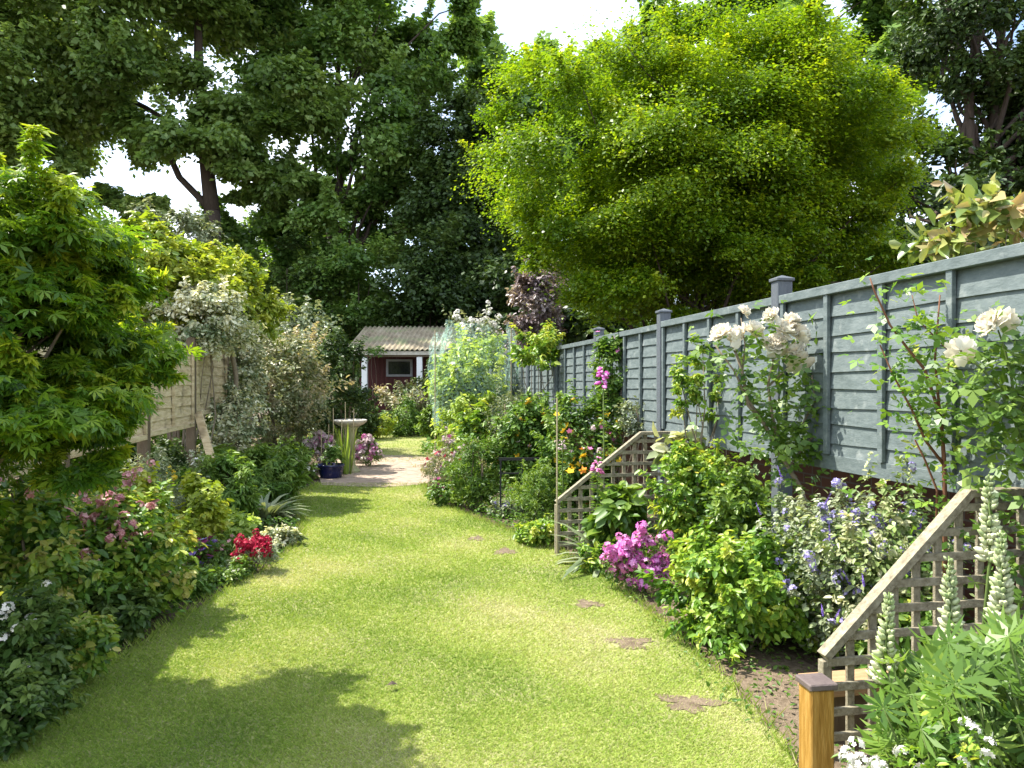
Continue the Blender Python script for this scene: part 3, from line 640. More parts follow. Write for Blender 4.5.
tree('far_right_tree', 'broad dark tree standing outside the right fence', (9.2, 15), .22, 2.5,
     [((8.7, 15, 4.7), (1.7, 2.0, 2.0)), ((9.8, 15.5, 2.2), (2.2, 2.0, 1.6)), ((7, 16.5, 2.8), (2.4, 1.6, 2.2))], 26000, .16, 'oval', L_dark, 30, nlimb=10, nl=60, lr=.28, shell=.4)
# dark evergreen shrubs along the end of the garden
hz = [(-17.6, 29, 3.6, 9.2, 'broad dark evergreen behind the left maple'), (-12.6, 30.5, 2.8, 7.2, 'dark evergreen under the tall left tree'), (-9.4, 31, 2.6, 7.6, 'dark evergreen right of the bare dark trunk'),
      (-6.4, 31.5, 2.6, 8.4, 'dark evergreen left behind the summerhouse'), (-3.8, 29.5, 2.5, 8.6, 'dark evergreen directly behind the summerhouse'), (1.2, 27, 2.6, 6.6, 'dark evergreen behind the purple leaved shrub'),
      (3.5, 20, 2.4, 4.0, 'dark evergreen under the lime green maple'), (6.6, 19, 2.3, 4.4, 'dark evergreen behind the right side of the maple'), (1.8, 17.5, 1.6, 4.6, 'dark evergreen left of the maple stems'), (-20.5, 27, 3.5, 9, 'dark evergreen at the far left edge'), (12.5, 25, 3.5, 4.2, 'dark evergreen below the forked dark tree')]
for i, (x, y, r_, h_, lb) in enumerate(hz):
    tree('evergreen_shrub', lb, (x, y), .1, .8, [((x, y, h_ * .52), (r_, r_ * .8, h_ * .5)), ((x + r_ * .3, y, h_ * .35), (r_ * .8, r_ * .7, h_ * .36))],
         26000, .17, 'diamond', L_dark if i % 3 else L_mid, 40 + i, nlimb=5, nl=40, lr=.3, shell=.45, group='dark evergreens along the garden end')

# ------------------------------------------------------------------ shrubs and border plants
def flowers(rng, root, proto, pts, name='flower', tilt=.5, scale=(.8, 1.2), nrm_=None):
    """proto: mesh object already parented; first point uses it, the others are copies sharing its mesh"""
    for i, p in enumerate(pts):
        o = proto if i == 0 else proto.copy()
        if i: COL.objects.link(o)
        o.parent = root; l = root.location
        o.location = (p[0] - l[0], p[1] - l[1], p[2] - l[2])
        s_ = rng.uniform(*scale); o.scale = (s_, s_, s_)
        o.rotation_euler = (rng.normal() * tilt + .35, rng.normal() * tilt - .2, rng.uniform(0, 6.28))
def star_mesh(size, mat, parent, n=1, tpl='star5', name='flower', spread=0., seed=0, dome=1.):
    rng = np.random.default_rng(seed); 
    if n == 1: pos = np.zeros((1, 3)); nor = np.array([[0, 0, 1.]])
    else:
        d = dirs(rng, n); d[:, 2] = np.abs(d[:, 2]); pos = d * spread * np.array([1, 1, dome]); nor = nrm(d + .2 * rng.normal(size=(n, 3)))
    ax = nrm(np.cross(nor, dirs(rng, len(pos))))
    me = leafmesh(name, tpl, pos, ax, nor, size * rng.uniform(.8, 1.2, len(pos)), rng.random(len(pos)))
    return link(name, me, mat, parent)
def bloom_mesh(r, mat, parent, seed, name='flower'):
    """full, ruffled bloom: outer cupped petals round a pompon of many short ones"""
    rng = np.random.default_rng(seed); pos = []; ax = []; nor = []; sz = []
    for cnt, el, base_r, s_ in ((9, -12, .1, .95), (10, 10, .12, .9), (12, 30, .3, .68), (12, 48, .38, .58), (10, 64, .42, .5), (8, 80, .45, .42)):
        for k in range(cnt):
            a = 2 * pi * (k + .5 * rng.random()) / cnt; e = R(el + rng.normal() * 9)
            d = np.array([cos(a) * cos(e), sin(a) * cos(e), sin(e)]); n_ = np.array([-cos(a) * sin(e), -sin(a) * sin(e), cos(e)])
            pos.append(d * r * base_r); ax.append(d + rng.normal(size=3) * .22); nor.append(n_ + rng.normal(size=3) * .35); sz.append(r * s_ * rng.uniform(.85, 1.15))
    me = leafmesh(name, 'petal', np.array(pos), np.array(ax), np.array(nor), np.array(sz), rng.random(len(pos)), width=np.array(sz) * .8)
    me.polygons.foreach_set('use_smooth', [True] * len(me.polygons))
    return link(name, me, mat, parent)
SEED = [500]
def bush(name, label, box, Y, n, size, tpl, mat, cat='shrub', z0=0., depth=None, fl=None, stems=6, group=None, extra=None, stemmat=None, smooth_=False, **kw):
    """box = left, top, right, bottom pixel extents of the plant as it stands at distance Y"""
    SEED[0] += 1; rng = np.random.default_rng(SEED[0])
    x0, yt, x1, yb = box; a = P(x0, yt, Y); b = P(x1, yb, Y); cx = (a[0] + b[0]) / 2; rx = (b[0] - a[0]) / 2; zt = a[2]
    zb = max(z0, b[2]) if z0 > 0 else 0.
    ry = depth or max(rx * .85, .12); zc = (zt + zb) / 2; rz = (zt - zb) / 2
    rt = thing(name, label, cat, (cx, Y, 0), 0, group)
    env = [((cx, Y, zb + rz * .95), (rx, ry, rz * 1.05))]
    if extra: env += extra
    kw.setdefault('shoots', .38); kw.setdefault('shootlen', .42); kw.setdefault('nl', 26); kw.setdefault('lr', .34); kw.setdefault('shell', .45)
    fo, C, pos = foliage(rng, 'foliage', env, n, size, tpl, mat, rt, **kw)
    if stems:
        mb = MB()
        for i in rng.permutation(len(C))[:stems]:
            c = C[i]; bs = (cx + rng.normal() * rx * .12, Y + rng.normal() * ry * .12, 0)
            rr = max(.004, min(.02, rz * .02)); mb.tube(limb(rng, bs, c, 4, .0, .1), list(np.linspace(rr * 1.6, rr * .5, 5)), 5)
        mb.build('stems', stemmat or m_twig, rt, True, True)
    if fl:
        for (mk, mat_, cnt, fs, where) in fl:          # kind, material, count, size, bias
            if mk == 'star': pr_ = star_mesh(fs, mat_, rt, 1, seed=SEED[0])
            elif mk == 'cluster': pr_ = star_mesh(fs * .45, mat_, rt, 16, spread=fs * .5, seed=SEED[0], name='flower')
            elif mk == 'bloom': pr_ = bloom_mesh(fs, mat_, rt, SEED[0])
            elif mk == 'spike': pr_ = spike_mesh(rng, fs, mat_, rt)
            nc = rng.integers(0, 3); pts = []
            tries = 0
            p_all = pos
            # choose outer leaves: facing camera/up
            sc_ = (p_all[:, 2] - zc) / max(rz, .01) * (1.2 if where == 'top' else .45) - (p_all[:, 1] - Y) / ry * .8 + rng.normal(size=len(p_all)) * .55
            idx = np.argsort(-sc_)[:max(cnt * (3 if where == 'top' else 6), 60)]; idx = rng.permutation(idx)[:cnt]
            pts = [p_all[i] + np.array([0, -.01 - fs * .1, fs * .25]) for i in idx]
            flowers(rng, rt, pr_, pts, tilt=.15 if mk == 'spike' else .45)
    return rt
def spike_mesh(rng, h, mat, parent, name='flower', r=None, n=70, tpl='star5'):
    r = r or h * .11; t = rng.random(n) ** .9; a = rng.random(n) * 2 * pi
    pos = np.stack([np.cos(a) * r * .4 * (1 - t * .7), np.sin(a) * r * .4 * (1 - t * .7), t * h], 1)
    d = np.stack([np.cos(a), np.sin(a), np.full(n, .35)], 1); nor = nrm(np.stack([-np.cos(a) * .3, -np.sin(a) * .3, np.ones(n)], 1))
    me = leafmesh(name, tpl, pos, nrm(d), nor, r * (1.15 - .75 * t), rng.random(n))
    return link(name, me, mat, parent)

# --- left side, far to near
bush('tall_shrub', 'tall greyish shrub left of the summerhouse', (262, 288, 352, 445), 17, 13000, .085, 'oval', L_grey, nl=40, up=.4, ragged=.05, extra=[((P(330, 350, 17)[0], 17, 1.2), (.55, .6, 1.2))])
bush('tall_shrub', 'dark green shrub between the tan shrub and the summerhouse', (305, 330, 368, 455), 16, 8000, .075, 'oval', L_dark)
bush('hedge_shrub', 'large tan tinted rounded shrub right of the arching hoop', (232, 318, 330, 452), 13.2, 17000, .06, 'oval', L_tan, nl=46, shell=.6)
bush('variegated_shrub', 'pale cream edged shrub beside the left fence end', (192, 296, 262, 430), 11.0, 14000, .05, 'oval', L_varieg, nl=34, z0=.9)
bush('variegated_climber', 'cream variegated climber hanging over the left fence top', (138, 284, 252, 356), 9.3, 16000, .05, 'oval', L_varieg, cat='climber', z0=1.6, nl=30, stems=8, depth=.5)
bush('variegated_shrub', 'pale variegated shrub low behind the diagonal plank', (203, 385, 262, 470), 9.9, 8000, .05, 'oval', L_varieg, nl=26)
bush('golden_climber', 'golden green climber mounded along the left fence top', (100, 224, 232, 338), 9.6, 28000, .075, 'oval', L_yellow, cat='climber', z0=2.0, nl=34, stems=8, depth=.7)
bush('golden_climber', 'golden green climber farther along above the left fence', (190, 250, 280, 350), 11.6, 13000, .075, 'oval', L_yellow, cat='climber', z0=2.0, nl=24, stems=8, depth=.7)
bush('hedge_shrub', 'dark hedge mass behind the left fence', (-60, 290, 165, 470), 10.2, 18000, .08, 'oval', L_shrub, nl=40, stems=6)
bush('hedge_shrub', 'green hedge filling behind the farther left fence panel', (150, 335, 250, 450), 12.5, 11000, .08, 'oval', L_shrub, nl=36)
bush('ivy_clump', 'dark ivy growing under the left fence panels', (100, 436, 200, 475), 8.9, 6000, .06, 'oval', L_dark, stems=0, depth=.3)
bush('grey_bush', 'soft grey green bush below the left fence', (105, 448, 195, 530), 6.6, 9000, .035, 'lance', L_grey, nl=30, rnd=.8)
bush('yellow_flowered_plant', 'acid yellow spurge in front of the left fence', (158, 452, 186, 500), 7.2, 900, .05, 'oval', L_bright, cat='plant', fl=[('cluster', F_yellow, 12, .05, 'top'), ('star', F_mag, 3, .06, 'top')], stemmat=m_gstem)
bush('leafy_plant', 'yellow green leafy plant left of the fern bank', (172, 470, 225, 545), 6.4, 3500, .05, 'oval', L_yellow, cat='plant')
bush('white_flowered_plant', 'slender plant with small white flowers by the brown fence post', (187, 438, 203, 500), 7.4, 500, .035, 'oval', L_grey, cat='plant', fl=[('star', F_white, 14, .045, 'side')], stemmat=m_gstem)
def clump(name, label, px, py, r, h, n, tpl, mat, cat='plant', size=None, fl=None, spread=1., group=None):
    """grass-like or fern-like leaves arching out from one base"""
    SEED[0] += 1; rng = np.random.default_rng(SEED[0]); gx, gy = G(px, py)
    rt = thing(name, label, cat, (gx, gy, 0), 0, group)
    a = rng.random(n) * 2 * pi; e = rng.uniform(.25, 1.4, n) if spread > 0 else rng.uniform(1.38, 1.57, n)
    ax = np.stack([np.cos(a) * np.cos(e), np.sin(a) * np.cos(e), np.sin(e)], 1); side = np.stack([-np.sin(a), np.cos(a), np.zeros(n)], 1)
    nor = np.cross(ax, side); nor = np.where(nor[:, 2:3] < 0, -nor, nor)
    rad = r * .35 * np.sqrt(rng.random(n)); pos = np.stack([gx + np.cos(a) * rad, gy + np.sin(a) * rad, np.full(n, .01)], 1)
    ln = (size or max(r, h)) * rng.uniform(.6, 1.15, n)
    me = leafmesh('foliage', tpl, pos, ax, nor, ln, .5 + rng.normal(size=n) * .2)
    link('foliage', me, mat, rt, True)
    if fl:
        for (mat_, cnt, fs) in fl:
            pr_ = star_mesh(fs * .45, mat_, rt, 12, spread=fs * .5, seed=SEED[0])
            flowers(rng, rt, pr_, [(gx + rng.normal() * r * .5, gy + rng.normal() * r * .4, h * rng.uniform(.7, 1.1)) for _ in range(cnt)])
    return rt
bush('fern_bank', 'bank of arching green ferns left of the lawn', (205, 438, 305, 500), 9.2, 15000, .085, 'lance', L_shrub, cat='ferns', nl=34, flat=.5, up=.6, droop=.5, rnd=.4)
bush('fern_bank', 'darker ferns at the foot of the diagonal plank', (190, 452, 255, 520), 7.6, 8000, .075, 'lance', L_shrub, cat='ferns', nl=24, droop=.5)
bush('leafy_plant', 'fresh green plant left of the blue pot', (262, 440, 312, 482), 11.6, 2600, .09, 'lance', L_bright, cat='plant')
clump('strap_leaved_plant', 'strappy grey green plant near the lawn bend', 262, 522, .3, .3, 170, 'strap', L_grey, size=.42)
clump('strap_leaved_plant', 'strappy green plant farther along the left border', 240, 498, .3, .35, 170, 'strap', L_shrub, size=.45)
bush('hosta_plant', 'bright lime green leafy plant behind the crimson dianthus', (218, 509, 256, 540), 7.1, 700, .06, 'oval', L_netted, cat='plant', stems=0)
bush('pale_edging_plant', 'pale grey leaved edging plant behind the crimson dianthus', (262, 528, 300, 553), 6.9, 1600, .035, 'oval', L_varieg, cat='plant')
bush('dianthus', 'crimson flower cushion at the left lawn edge', (229, 538, 283, 573), 6.0, 1500, .03, 'lance', L_grey, cat='flowers', nl=16, fl=[('cluster', F_red, 100, .055, 'top')])
bush('pansy', 'plum and violet pansies left of the crimson dianthus', (192, 540, 222, 578), 6.0, 700, .035, 'oval', L_shrub, cat='flowers', fl=[('star', F_plum, 16, .055, 'side'), ('star', F_violet, 16, .055, 'side')])
bush('pink_flowered_plant', 'small dull red flowers rising above the crimson dianthus', (208, 530, 236, 560), 6.4, 400, .035, 'oval', L_shrub, cat='flowers', fl=[('star', F_dpink, 18, .05, 'top')])
bush('edging_plant', 'low green edging plant with white flowers before the dianthus', (205, 562, 258, 592), 5.7, 1400, .032, 'oval', L_bright, cat='plant', fl=[('star', F_white, 12, .03, 'side')])
bush('edging_plant', 'low dark green leaves at the lawn edge below the pansies', (165, 570, 215, 615), 5.3, 1500, .04, 'oval', L_shrub, cat='plant')
# big foreground border shrub at left
bush('weigela_shrub', 'big leafy shrub with dusty pink flowers at the left lawn edge', (30, 482, 185, 640), 4.7, 11000, .05, 'oval', L_weig, nl=48, shell=.5, ragged=.06, fl=[('cluster', F_dpink, 60, .065, 'top')])
bush('weigela_shrub', 'leafy yellow tipped shrub with reddish shoots under the left maple', (-60, 470, 90, 660), 4.2, 11000, .05, 'oval', L_weig, nl=44, ragged=.06, fl=[('cluster', F_dpink, 30, .055, 'top')])
bush('tall_pink_plant', 'pink topped shrub rising behind the big left shrub', (60, 472, 165, 560), 5.6, 6500, .05, 'oval', L_yellow, nl=30, fl=[('cluster', F_dpink, 50, .07, 'top')])
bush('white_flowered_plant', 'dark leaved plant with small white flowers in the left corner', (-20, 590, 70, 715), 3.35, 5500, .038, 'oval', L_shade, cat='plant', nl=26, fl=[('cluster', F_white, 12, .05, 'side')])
bush('fuchsia_plant', 'reddish leaved low plant in the left border shade', (45, 610, 110, 690), 3.75, 2600, .04, 'oval', L_weig, cat='plant')
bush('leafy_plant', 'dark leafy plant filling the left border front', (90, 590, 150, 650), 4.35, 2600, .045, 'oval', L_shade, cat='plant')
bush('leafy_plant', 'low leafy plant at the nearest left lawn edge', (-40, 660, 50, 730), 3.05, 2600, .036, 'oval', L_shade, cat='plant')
# --- around the terrace
bush('astilbe', 'pink plumed plant left of the bird bath', (306, 434, 341, 470), 13.2, 1500, .06, 'lance', L_shrub, cat='flowers', fl=[('cluster', F_pale, 80, .12, 'side'), ('cluster', F_pink, 18, .10, 'side')])
bush('astilbe', 'pink plumed plant right of the bird bath', (353, 437, 383, 466), 13.6, 1500, .06, 'lance', L_shrub, cat='flowers', fl=[('cluster', F_pale, 34, .11, 'side'), ('cluster', F_pink, 26, .10, 'side')])
bush('pot_plant', 'bushy green plant growing in the cobalt pot', (320, 446, 345, 467), 12.0, 700, .05, 'oval', L_shrub, cat='plant', z0=.2, stems=3, fl=[('star', F_white, 5, .06, 'top')])
bush('pot_plant', 'silver leaved plant growing in the small grey pot', (289, 460, 303, 472), 11.3, 400, .045, 'oval', L_grey, cat='plant', z0=.17, stems=3)
bush('white_flower_clump', 'white flowers between the two pots', (303, 460, 320, 480), 11.8, 300, .05, 'oval', L_bright, cat='flowers', fl=[('cluster', F_white, 9, .10, 'side')])
clump('iris_clump', 'upright lime green sword leaves before the bird bath', 347, 475, 0.2, .74, 34, 'sword', L_netted, size=.8, spread=0)
bush('golden_bush', 'small rounded golden bush on the far lawn edge', (357, 408, 394, 437), 20.5, 4500, .06, 'diamond', L_yellow, nl=24, shell=.6)
bush('rounded_shrub', 'rounded green shrub before the veranda', (380, 396, 424, 435), 21.3, 4500, .07, 'oval', L_shrub)
bush('rounded_shrub', 'leafy shrub under the summerhouse window', (378, 376, 442, 430), 22.2, 4500, .08, 'oval', L_tan, z0=.0)
bush('rounded_shrub', 'dark shrub at the left foot of the summerhouse', (335, 395, 378, 440), 20, 4000, .08, 'oval', L_dark)
bush('rounded_shrub', 'bright green bush right of the far lawn', (420, 403, 452, 440), 18.3, 4500, .07, 'oval', L_bright)
bush('climber', 'dark climber on the right veranda post', (424, 352, 452, 425), 22.6, 5000, .09, 'oval', L_dark, cat='climber')
bush('climber', 'thin climber drooping from the left veranda eave', (366, 347, 384, 356), 22.9, 160, .09, 'oval', L_shrub, cat='climber', z0=2.2, stems=2)
# --- right border, far to near
EXN = []
bush('netted_shrub', 'lime green shrub growing inside the green netting', (432, 322, 516, 450), 14.5, 20000, .085, 'oval', L_netted, nl=40, shell=.4, fl=[('star', F_white, 16, .10, 'top')])
nr = thing('netting_cage', 'pale green netting draped over a shrub beyond the border', 'netting', (P(475, 400, 14.5)[0], 14.5, 0))
nb = MB(); nseg = 96; rows = 30
for j in range(rows + 1):
    t = j / rows; z = .7 + 1.85 * t
    for i in range(nseg):
        a = 2 * pi * i / nseg; ex = .55; cx_ = abs(cos(a)) ** ex * (1 if cos(a) > 0 else -1); sy_ = abs(sin(a)) ** ex * (1 if sin(a) > 0 else -1)
        k = .78 + .07 * sin(5 * a + 4 * t) + .035 * sin(13 * a + 11 * t) + .03 * sin(23 * a - 6 * t) - .5 * max(0, t - .72) ** 1.3
        nb.v.append((cx_ * k, sy_ * k, z + .12 * t * sin(3 * a + 1) + .05 * t * sin(8 * a)))
for j in range(rows):
    for i in range(nseg): nb.f.append((j * nseg + i, j * nseg + (i + 1) % nseg, (j + 1) * nseg + (i + 1) % nseg, (j + 1) * nseg + i))
nb.build('net', m_net, nr, smooth=True)
for sx in (-1, 1):
    for sy in (-1, 1): MB().tube([(sx * .7, sy * .7, 0), (sx * .7, sy * .7, 2.5)], .012, 6).build('cage_post', m_cane, nr)
bush('white_rose_bush', 'white flowered shrub showing above the green netting', (445, 314, 508, 352), 16.4, 1800, .08, 'oval', L_grey, z0=1.7, nl=20, ragged=.15, shootlen=.6, fl=[('cluster', F_white, 34, .12, 'top')])
bush('purple_shrub', 'dusky purple leaved shrub rising over the far fence', (510, 256, 560, 352), 15.5, 9000, .08, 'oval', L_purple, z0=1.6, nl=34)
bush('purple_shrub', 'low purple brown shrub behind the green netting', (490, 318, 530, 390), 18.5, 4500, .10, 'oval', L_purple)
bush('standard_tree', 'small lime leaved tree before the far fence', (510, 324, 570, 374), 11.2, 3000, .065, 'oval', L_fresh, cat='tree', z0=1.6, nl=36, ragged=.15, lr=.2, shell=.1, shoots=.5, shootlen=.5)
bush('golden_shrub', 'golden shrub at the near foot of the netting', (440, 375, 478, 432), 13.6, 2600, .08, 'oval', L_netted)
bush('golden_shrub', 'lime leaved low shrub right below the netting', (455, 408, 500, 462), 12.4, 3200, .08, 'oval', L_fresh)
bush('blue_green_shrub', 'blue green feathery shrub beside the far fence', (488, 372, 530, 430), 12.2, 4500, .05, 'lance', L_grey)
bush('airy_perennial', 'airy pinkish perennial at the far end of the border', (420, 432, 480, 492), 11.0, 3500, .04, 'lance', L_tan, cat='plant', rnd=.9, fl=[('cluster', F_pale, 60, .06, 'side'), ('star', F_red, 8, .09, 'side'), ('star', F_plum, 10, .09, 'side')])
bush('airy_perennial', 'airy perennial with red brown stems behind the border front', (455, 445, 505, 480), 11.6, 2500, .05, 'lance', L_tan, cat='plant', rnd=.9)
bush('phlox_bush', 'upright fresh green bush with a single red flower', (446, 438, 506, 516), 8.9, 6500, .05, 'lance', L_bright, cat='plant', up=.4, rnd=.5, droop=-.4, fl=[('star', F_red, 3, .05, 'side')])
bush('edging_plant', 'small plants with dark red flowers at the far lawn bend', (428, 478, 462, 512), 9.2, 1100, .045, 'oval', L_shrub, cat='plant', fl=[('star', F_plum, 12, .05, 'top')])
bush('edging_plant', 'low pale plants before the fine leaved green bush', (488, 500, 520, 522), 8.5, 900, .04, 'oval', L_grey, cat='plant', fl=[('star', F_lav, 20, .045, 'top')])
bush('fine_leaved_bush', 'fine leaved light green bush left of the farther trellis', (512, 462, 566, 528), 7.7, 7000, .035, 'lance', L_bright, up=.3, droop=-.3)
bush('yellow_rose_bush', 'tall green shrub dotted with yellow flowers', (500, 385, 560, 500), 9.0, 11000, .055, 'oval', L_shrub, nl=44, fl=[('star', F_yellow, 26, .085, 'side'), ('star', F_pale, 10, .07, 'side')])
bush('yellow_rose_bush', 'leafy shrub with many yellow flowers before the fence', (546, 380, 612, 500), 8.2, 12000, .05, 'oval', L_shrub, nl=44, fl=[('star', F_yellow, 60, .085, 'side'), ('star', F_orange, 8, .08, 'side'), ('star', F_pink, 10, .08, 'top'), ('cluster', F_pale, 10, .07, 'side')])
bush('edging_plant', 'low bright edging plants beside the farther trellis foot', (515, 520, 566, 552), 7.0, 2400, .04, 'oval', L_fresh, cat='plant', fl=[('star', F_white, 8, .03, 'side')])
bush('climber', 'climber with pink buds on the fence above the farther trellis', (590, 330, 640, 430), 8.3, 3000, .05, 'oval', L_shrub, cat='climber', z0=1.0, nl=26, depth=.14, lr=.22, shell=.2, fl=[('star', F_pink, 4, .06, 'top')])
bush('climber', 'straggling grey leaved climber on the third fence panel', (620, 392, 650, 440), 7.7, 700, .04, 'oval', L_grey, cat='climber', z0=.9, depth=.1)
bush('climbing_rose', 'fine leaved climber on the fence left of the white roses', (664, 330, 742, 415), 6.0, 2600, .036, 'oval', L_fresh, cat='climber', z0=1.25, nl=30, depth=.12, lr=.16, shell=.5, stems=10, shoots=.4, shootlen=.25, ragged=.1)
# foxglove: tall stem with one bell cluster
def foxglove(name, label, px, pyt, Y, fr, mat, bells=26, leafy=True, leafsize=.0):
    SEED[0] += 1; rng = np.random.default_rng(SEED[0]); t = P(px, pyt, Y); rt = thing(name, label, 'flower', (t[0], Y, 0))
    MB().tube([(0, 0, 0), (.01, 0, t[2] * .5), (0, 0, t[2])], [.012, .009, .004], 6).build('stem', m_gstem, rt, smooth=True)
    h = fr * 2.6; a = rng.random(bells) * 2 * pi; tt = rng.random(bells)
    pos = np.stack([np.cos(a) * .015, np.sin(a) * .015, t[2] - h * (1 - tt)], 1); d = np.stack([np.cos(a), np.sin(a), np.full(bells, -.45)], 1)
    me = leafmesh('flower', 'pod', pos, d, np.tile([0, 0, 1.], (bells, 1)), fr * (1 - .5 * tt), rng.random(bells), width=fr * 1.0 * (1 - .5 * tt)); link('flower', me, mat, rt)
    n = 150; a = rng.random(n) * 2 * pi; zz = rng.uniform(.1, max(t[2] - h, .2), n)
    pos = np.stack([np.cos(a) * .012, np.sin(a) * .012, zz], 1); d = np.stack([np.cos(a), np.sin(a), np.full(n, .2)], 1)
    me = leafmesh('leaf', 'oval', pos, d, np.tile([0, 0, 1.], (n, 1)) + rng.normal(size=(n, 3)) * .3, .05, .5 + rng.normal(size=n) * .2); link('foliage', me, L_bright, rt)
    return rt
foxglove('foxglove', 'tall foxglove with magenta bells before the fence', 603, 366, 6.9, .075, F_mag)
foxglove('foxglove', 'foxglove with pink bells in front of the farther trellis', 597, 456, 6.3, .055, F_pink, 18)
foxglove('foxglove', 'slim pale pink foxglove among the yellow flowered shrub', 562, 440, 7.2, .04, F_pale, 14)
# big-leaved foxglove rosette at the farther trellis
clump('foxglove_rosette', 'large soft grey green leaves between trellis and pink phlox', 607, 566, .3, .6, 46, 'strap', L_grey, size=.5)
bush('leafy_plant', 'broad leaved green plant behind the pink phlox', (590, 478, 645, 570), 6.2, 1500, .11, 'oval', L_bright, cat='plant', nl=20)
bush('phlox_cushion', 'vivid pink phlox mound beside the right lawn edge', (604, 532, 678, 594), 5.45, 1500, .035, 'lance', L_shrub, cat='flowers', nl=18, fl=[('cluster', F_mag, 90, .075, 'side'), ('cluster', F_pink, 60, .065, 'side')])
bush('leafy_plant', 'small bright plant left of the pink phlox', (578, 545, 612, 580), 5.95, 700, .045, 'oval', L_fresh, cat='plant')
bush('leafy_shrub', 'leafy shrub growing right of the farther trellis', (658, 435, 735, 575), 5.8, 8500, .045, 'oval', L_fresh, nl=54, shoots=.5, shootlen=.5, shell=.3, up=.5, ragged=.05, fl=[('star', F_yellow, 10, .035, 'side')])
bush('leafy_shrub', 'tall leafy shrub before the fence under the white roses', (705, 452, 775, 590), 5.3, 6500, .045, 'oval', L_bright, nl=44, shoots=.55, shootlen=.5, shell=.3, up=.5, ragged=.05)
bush('hydrangea_leaves', 'few large pale leaves before the fence beside the farther trellis', (660, 425, 700, 470), 6.3, 60, .15, 'oval', L_varieg, cat='plant', z0=.7, nl=8, stems=3, stemmat=m_gstem)
bush('bright_bush', 'bright yellow green bush spreading over the right lawn edge', (658, 532, 862, 705), 4.35, 19000, .043, 'oval', L_fresh, nl=90, lr=.2, shell=.3, up=.6, ragged=.14, shoots=.5, shootlen=.35, depth=.45, fl=[('star', F_orange, 8, .03, 'side')])
bush('geranium', 'airy catmint with lavender flowers along the fence foot', (770, 480, 900, 640), 4.1, 12000, .03, 'oval', L_grey, cat='plant', nl=44, depth=.38, fl=[('cluster', F_lav, 95, .045, 'side'), ('spike', F_violet, 34, .09, 'side')])
bush('variegated_plant', 'cream and green leaved plant before the brick wall', (815, 458, 950, 600), 3.85, 12000, .03, 'oval', L_varieg2, cat='plant', nl=44, depth=.3, fl=[('cluster', F_lav, 50, .035, 'side')])
bush('leafy_plant', 'low leaves between the bright bush and the near trellis', (850, 590, 960, 690), 3.6, 4500, .035, 'oval', L_shrub, cat='plant', depth=.3)
bush('photinia_shrub', 'glossy red tipped shrub peering over the right fence', (915, 185, 1050, 262), 4.3, 420, .10, 'oval', L_photinia, z0=2.0, nl=16, depth=.3, up=.2, rnd=.7, stems=8)
# --- roses with explicit stems
def rose(name, label, stems_, leaves_n, leaf, mat, blooms, bm, stemm, seed, lr_=.10, size_b=.07, bud=False):
    rng = np.random.default_rng(seed); g0 = stems_[0][0]
    rt = thing(name, label, 'rose', (g0[0], g0[1], 0)); mb = MB(); allp = []
    for pts, r0, r1, lv in stems_2(stems_):
        mb.tube(pts, list(np.linspace(r0, r1, len(pts))), 6)
        for a, b in zip(pts, pts[1:]):
            L = math.dist(a, b)
            for t in np.arange(0, 1, .02 / max(L, .02)):
                if rng.random() < lv: allp.append(np.array(a) + (np.array(b) - np.array(a)) * t)
    mb.build('stems', stemm, rt, True, True)
    allp = np.array(allp); idx = rng.integers(0, len(allp), leaves_n)
    g = rng.normal(size=(leaves_n, 3)) * lr_ * np.array([1, .6, .8]); pos = allp[idx] + g
    nor = nrm(np.array([-.15, -.25, .8]) + rng.normal(size=(leaves_n, 3)) * .45); ax = nrm(g + rng.normal(size=(leaves_n, 3)) * .05 + np.array([0, 0, -.03])); ax = nrm(ax - nor * (ax * nor).sum(1, keepdims=True))
    me = leafmesh('foliage', 'trif', pos, ax, nor, leaf * rng.uniform(.6, 1.3, leaves_n), .5 + rng.normal(size=leaves_n) * .22); link('foliage', me, mat, rt, True)
    if blooms:
        protos = [bloom_mesh(size_b, bm, rt, seed + k) for k in range(3)]
        for i, (p, s_) in enumerate(blooms):
            o = protos[i] if i < 3 else protos[i % 3].copy()
            if i >= 3: COL.objects.link(o)
            o.parent = rt; l = rt.location; o.location = (p[0] - l[0], p[1] - l[1], p[2] - l[2]); o.scale = (s_, s_, s_)
            o.rotation_euler = (R(35) + rng.normal() * .35, -R(20) + rng.normal() * .35, rng.uniform(0, 6.3))
    return rt
def stems_2(st):
    for pts, r0, r1, lv in [(s[1], s[2], s[3], s[4]) for s in st]: yield pts, r0, r1, lv
Yr = 4.66
def S(px, py, dy=0.): return P(px, py, Yr + dy)
gb = (P(812, 500, Yr)[0], Yr, .0)
st = [(gb, [gb, (gb[0], Yr, .35), S(808, 512), S(800, 487), S(781, 455), S(765, 425), S(748, 405), S(742, 370), S(733, 345)], .018, .008, .35),
      (gb, [S(781, 455), S(772, 415), S(768, 385), S(775, 350), S(785, 335)], .011, .005, .5),
      (gb, [S(765, 425), S(745, 395), S(735, 372), S(715, 345)], .010, .004, .5),
      (gb, [S(742, 375), S(745, 345), S(741, 318)], .006, .003, .4),
      (gb, [S(781, 455), S(800, 430), S(815, 400), S(812, 375)], .008, .004, .9),
      (gb, [S(790, 465), S(810, 440), S(828, 420)], .006, .004, .8),
      (gb, [S(770, 385), S(790, 365), S(800, 350)], .006, .003, .5)]
bl = [(S(*q), s_) for *q, s_ in [(719, 336, 1.05), (738, 338, 1.1), (741, 313, .6), (751, 332, .9), (769, 318, .85), (782, 332, 1.1), (770, 346, 1.05), (795, 336, .95), (792, 352, .9), (797, 364, 1.25), (776, 352, .9), (788, 322, .8)]]
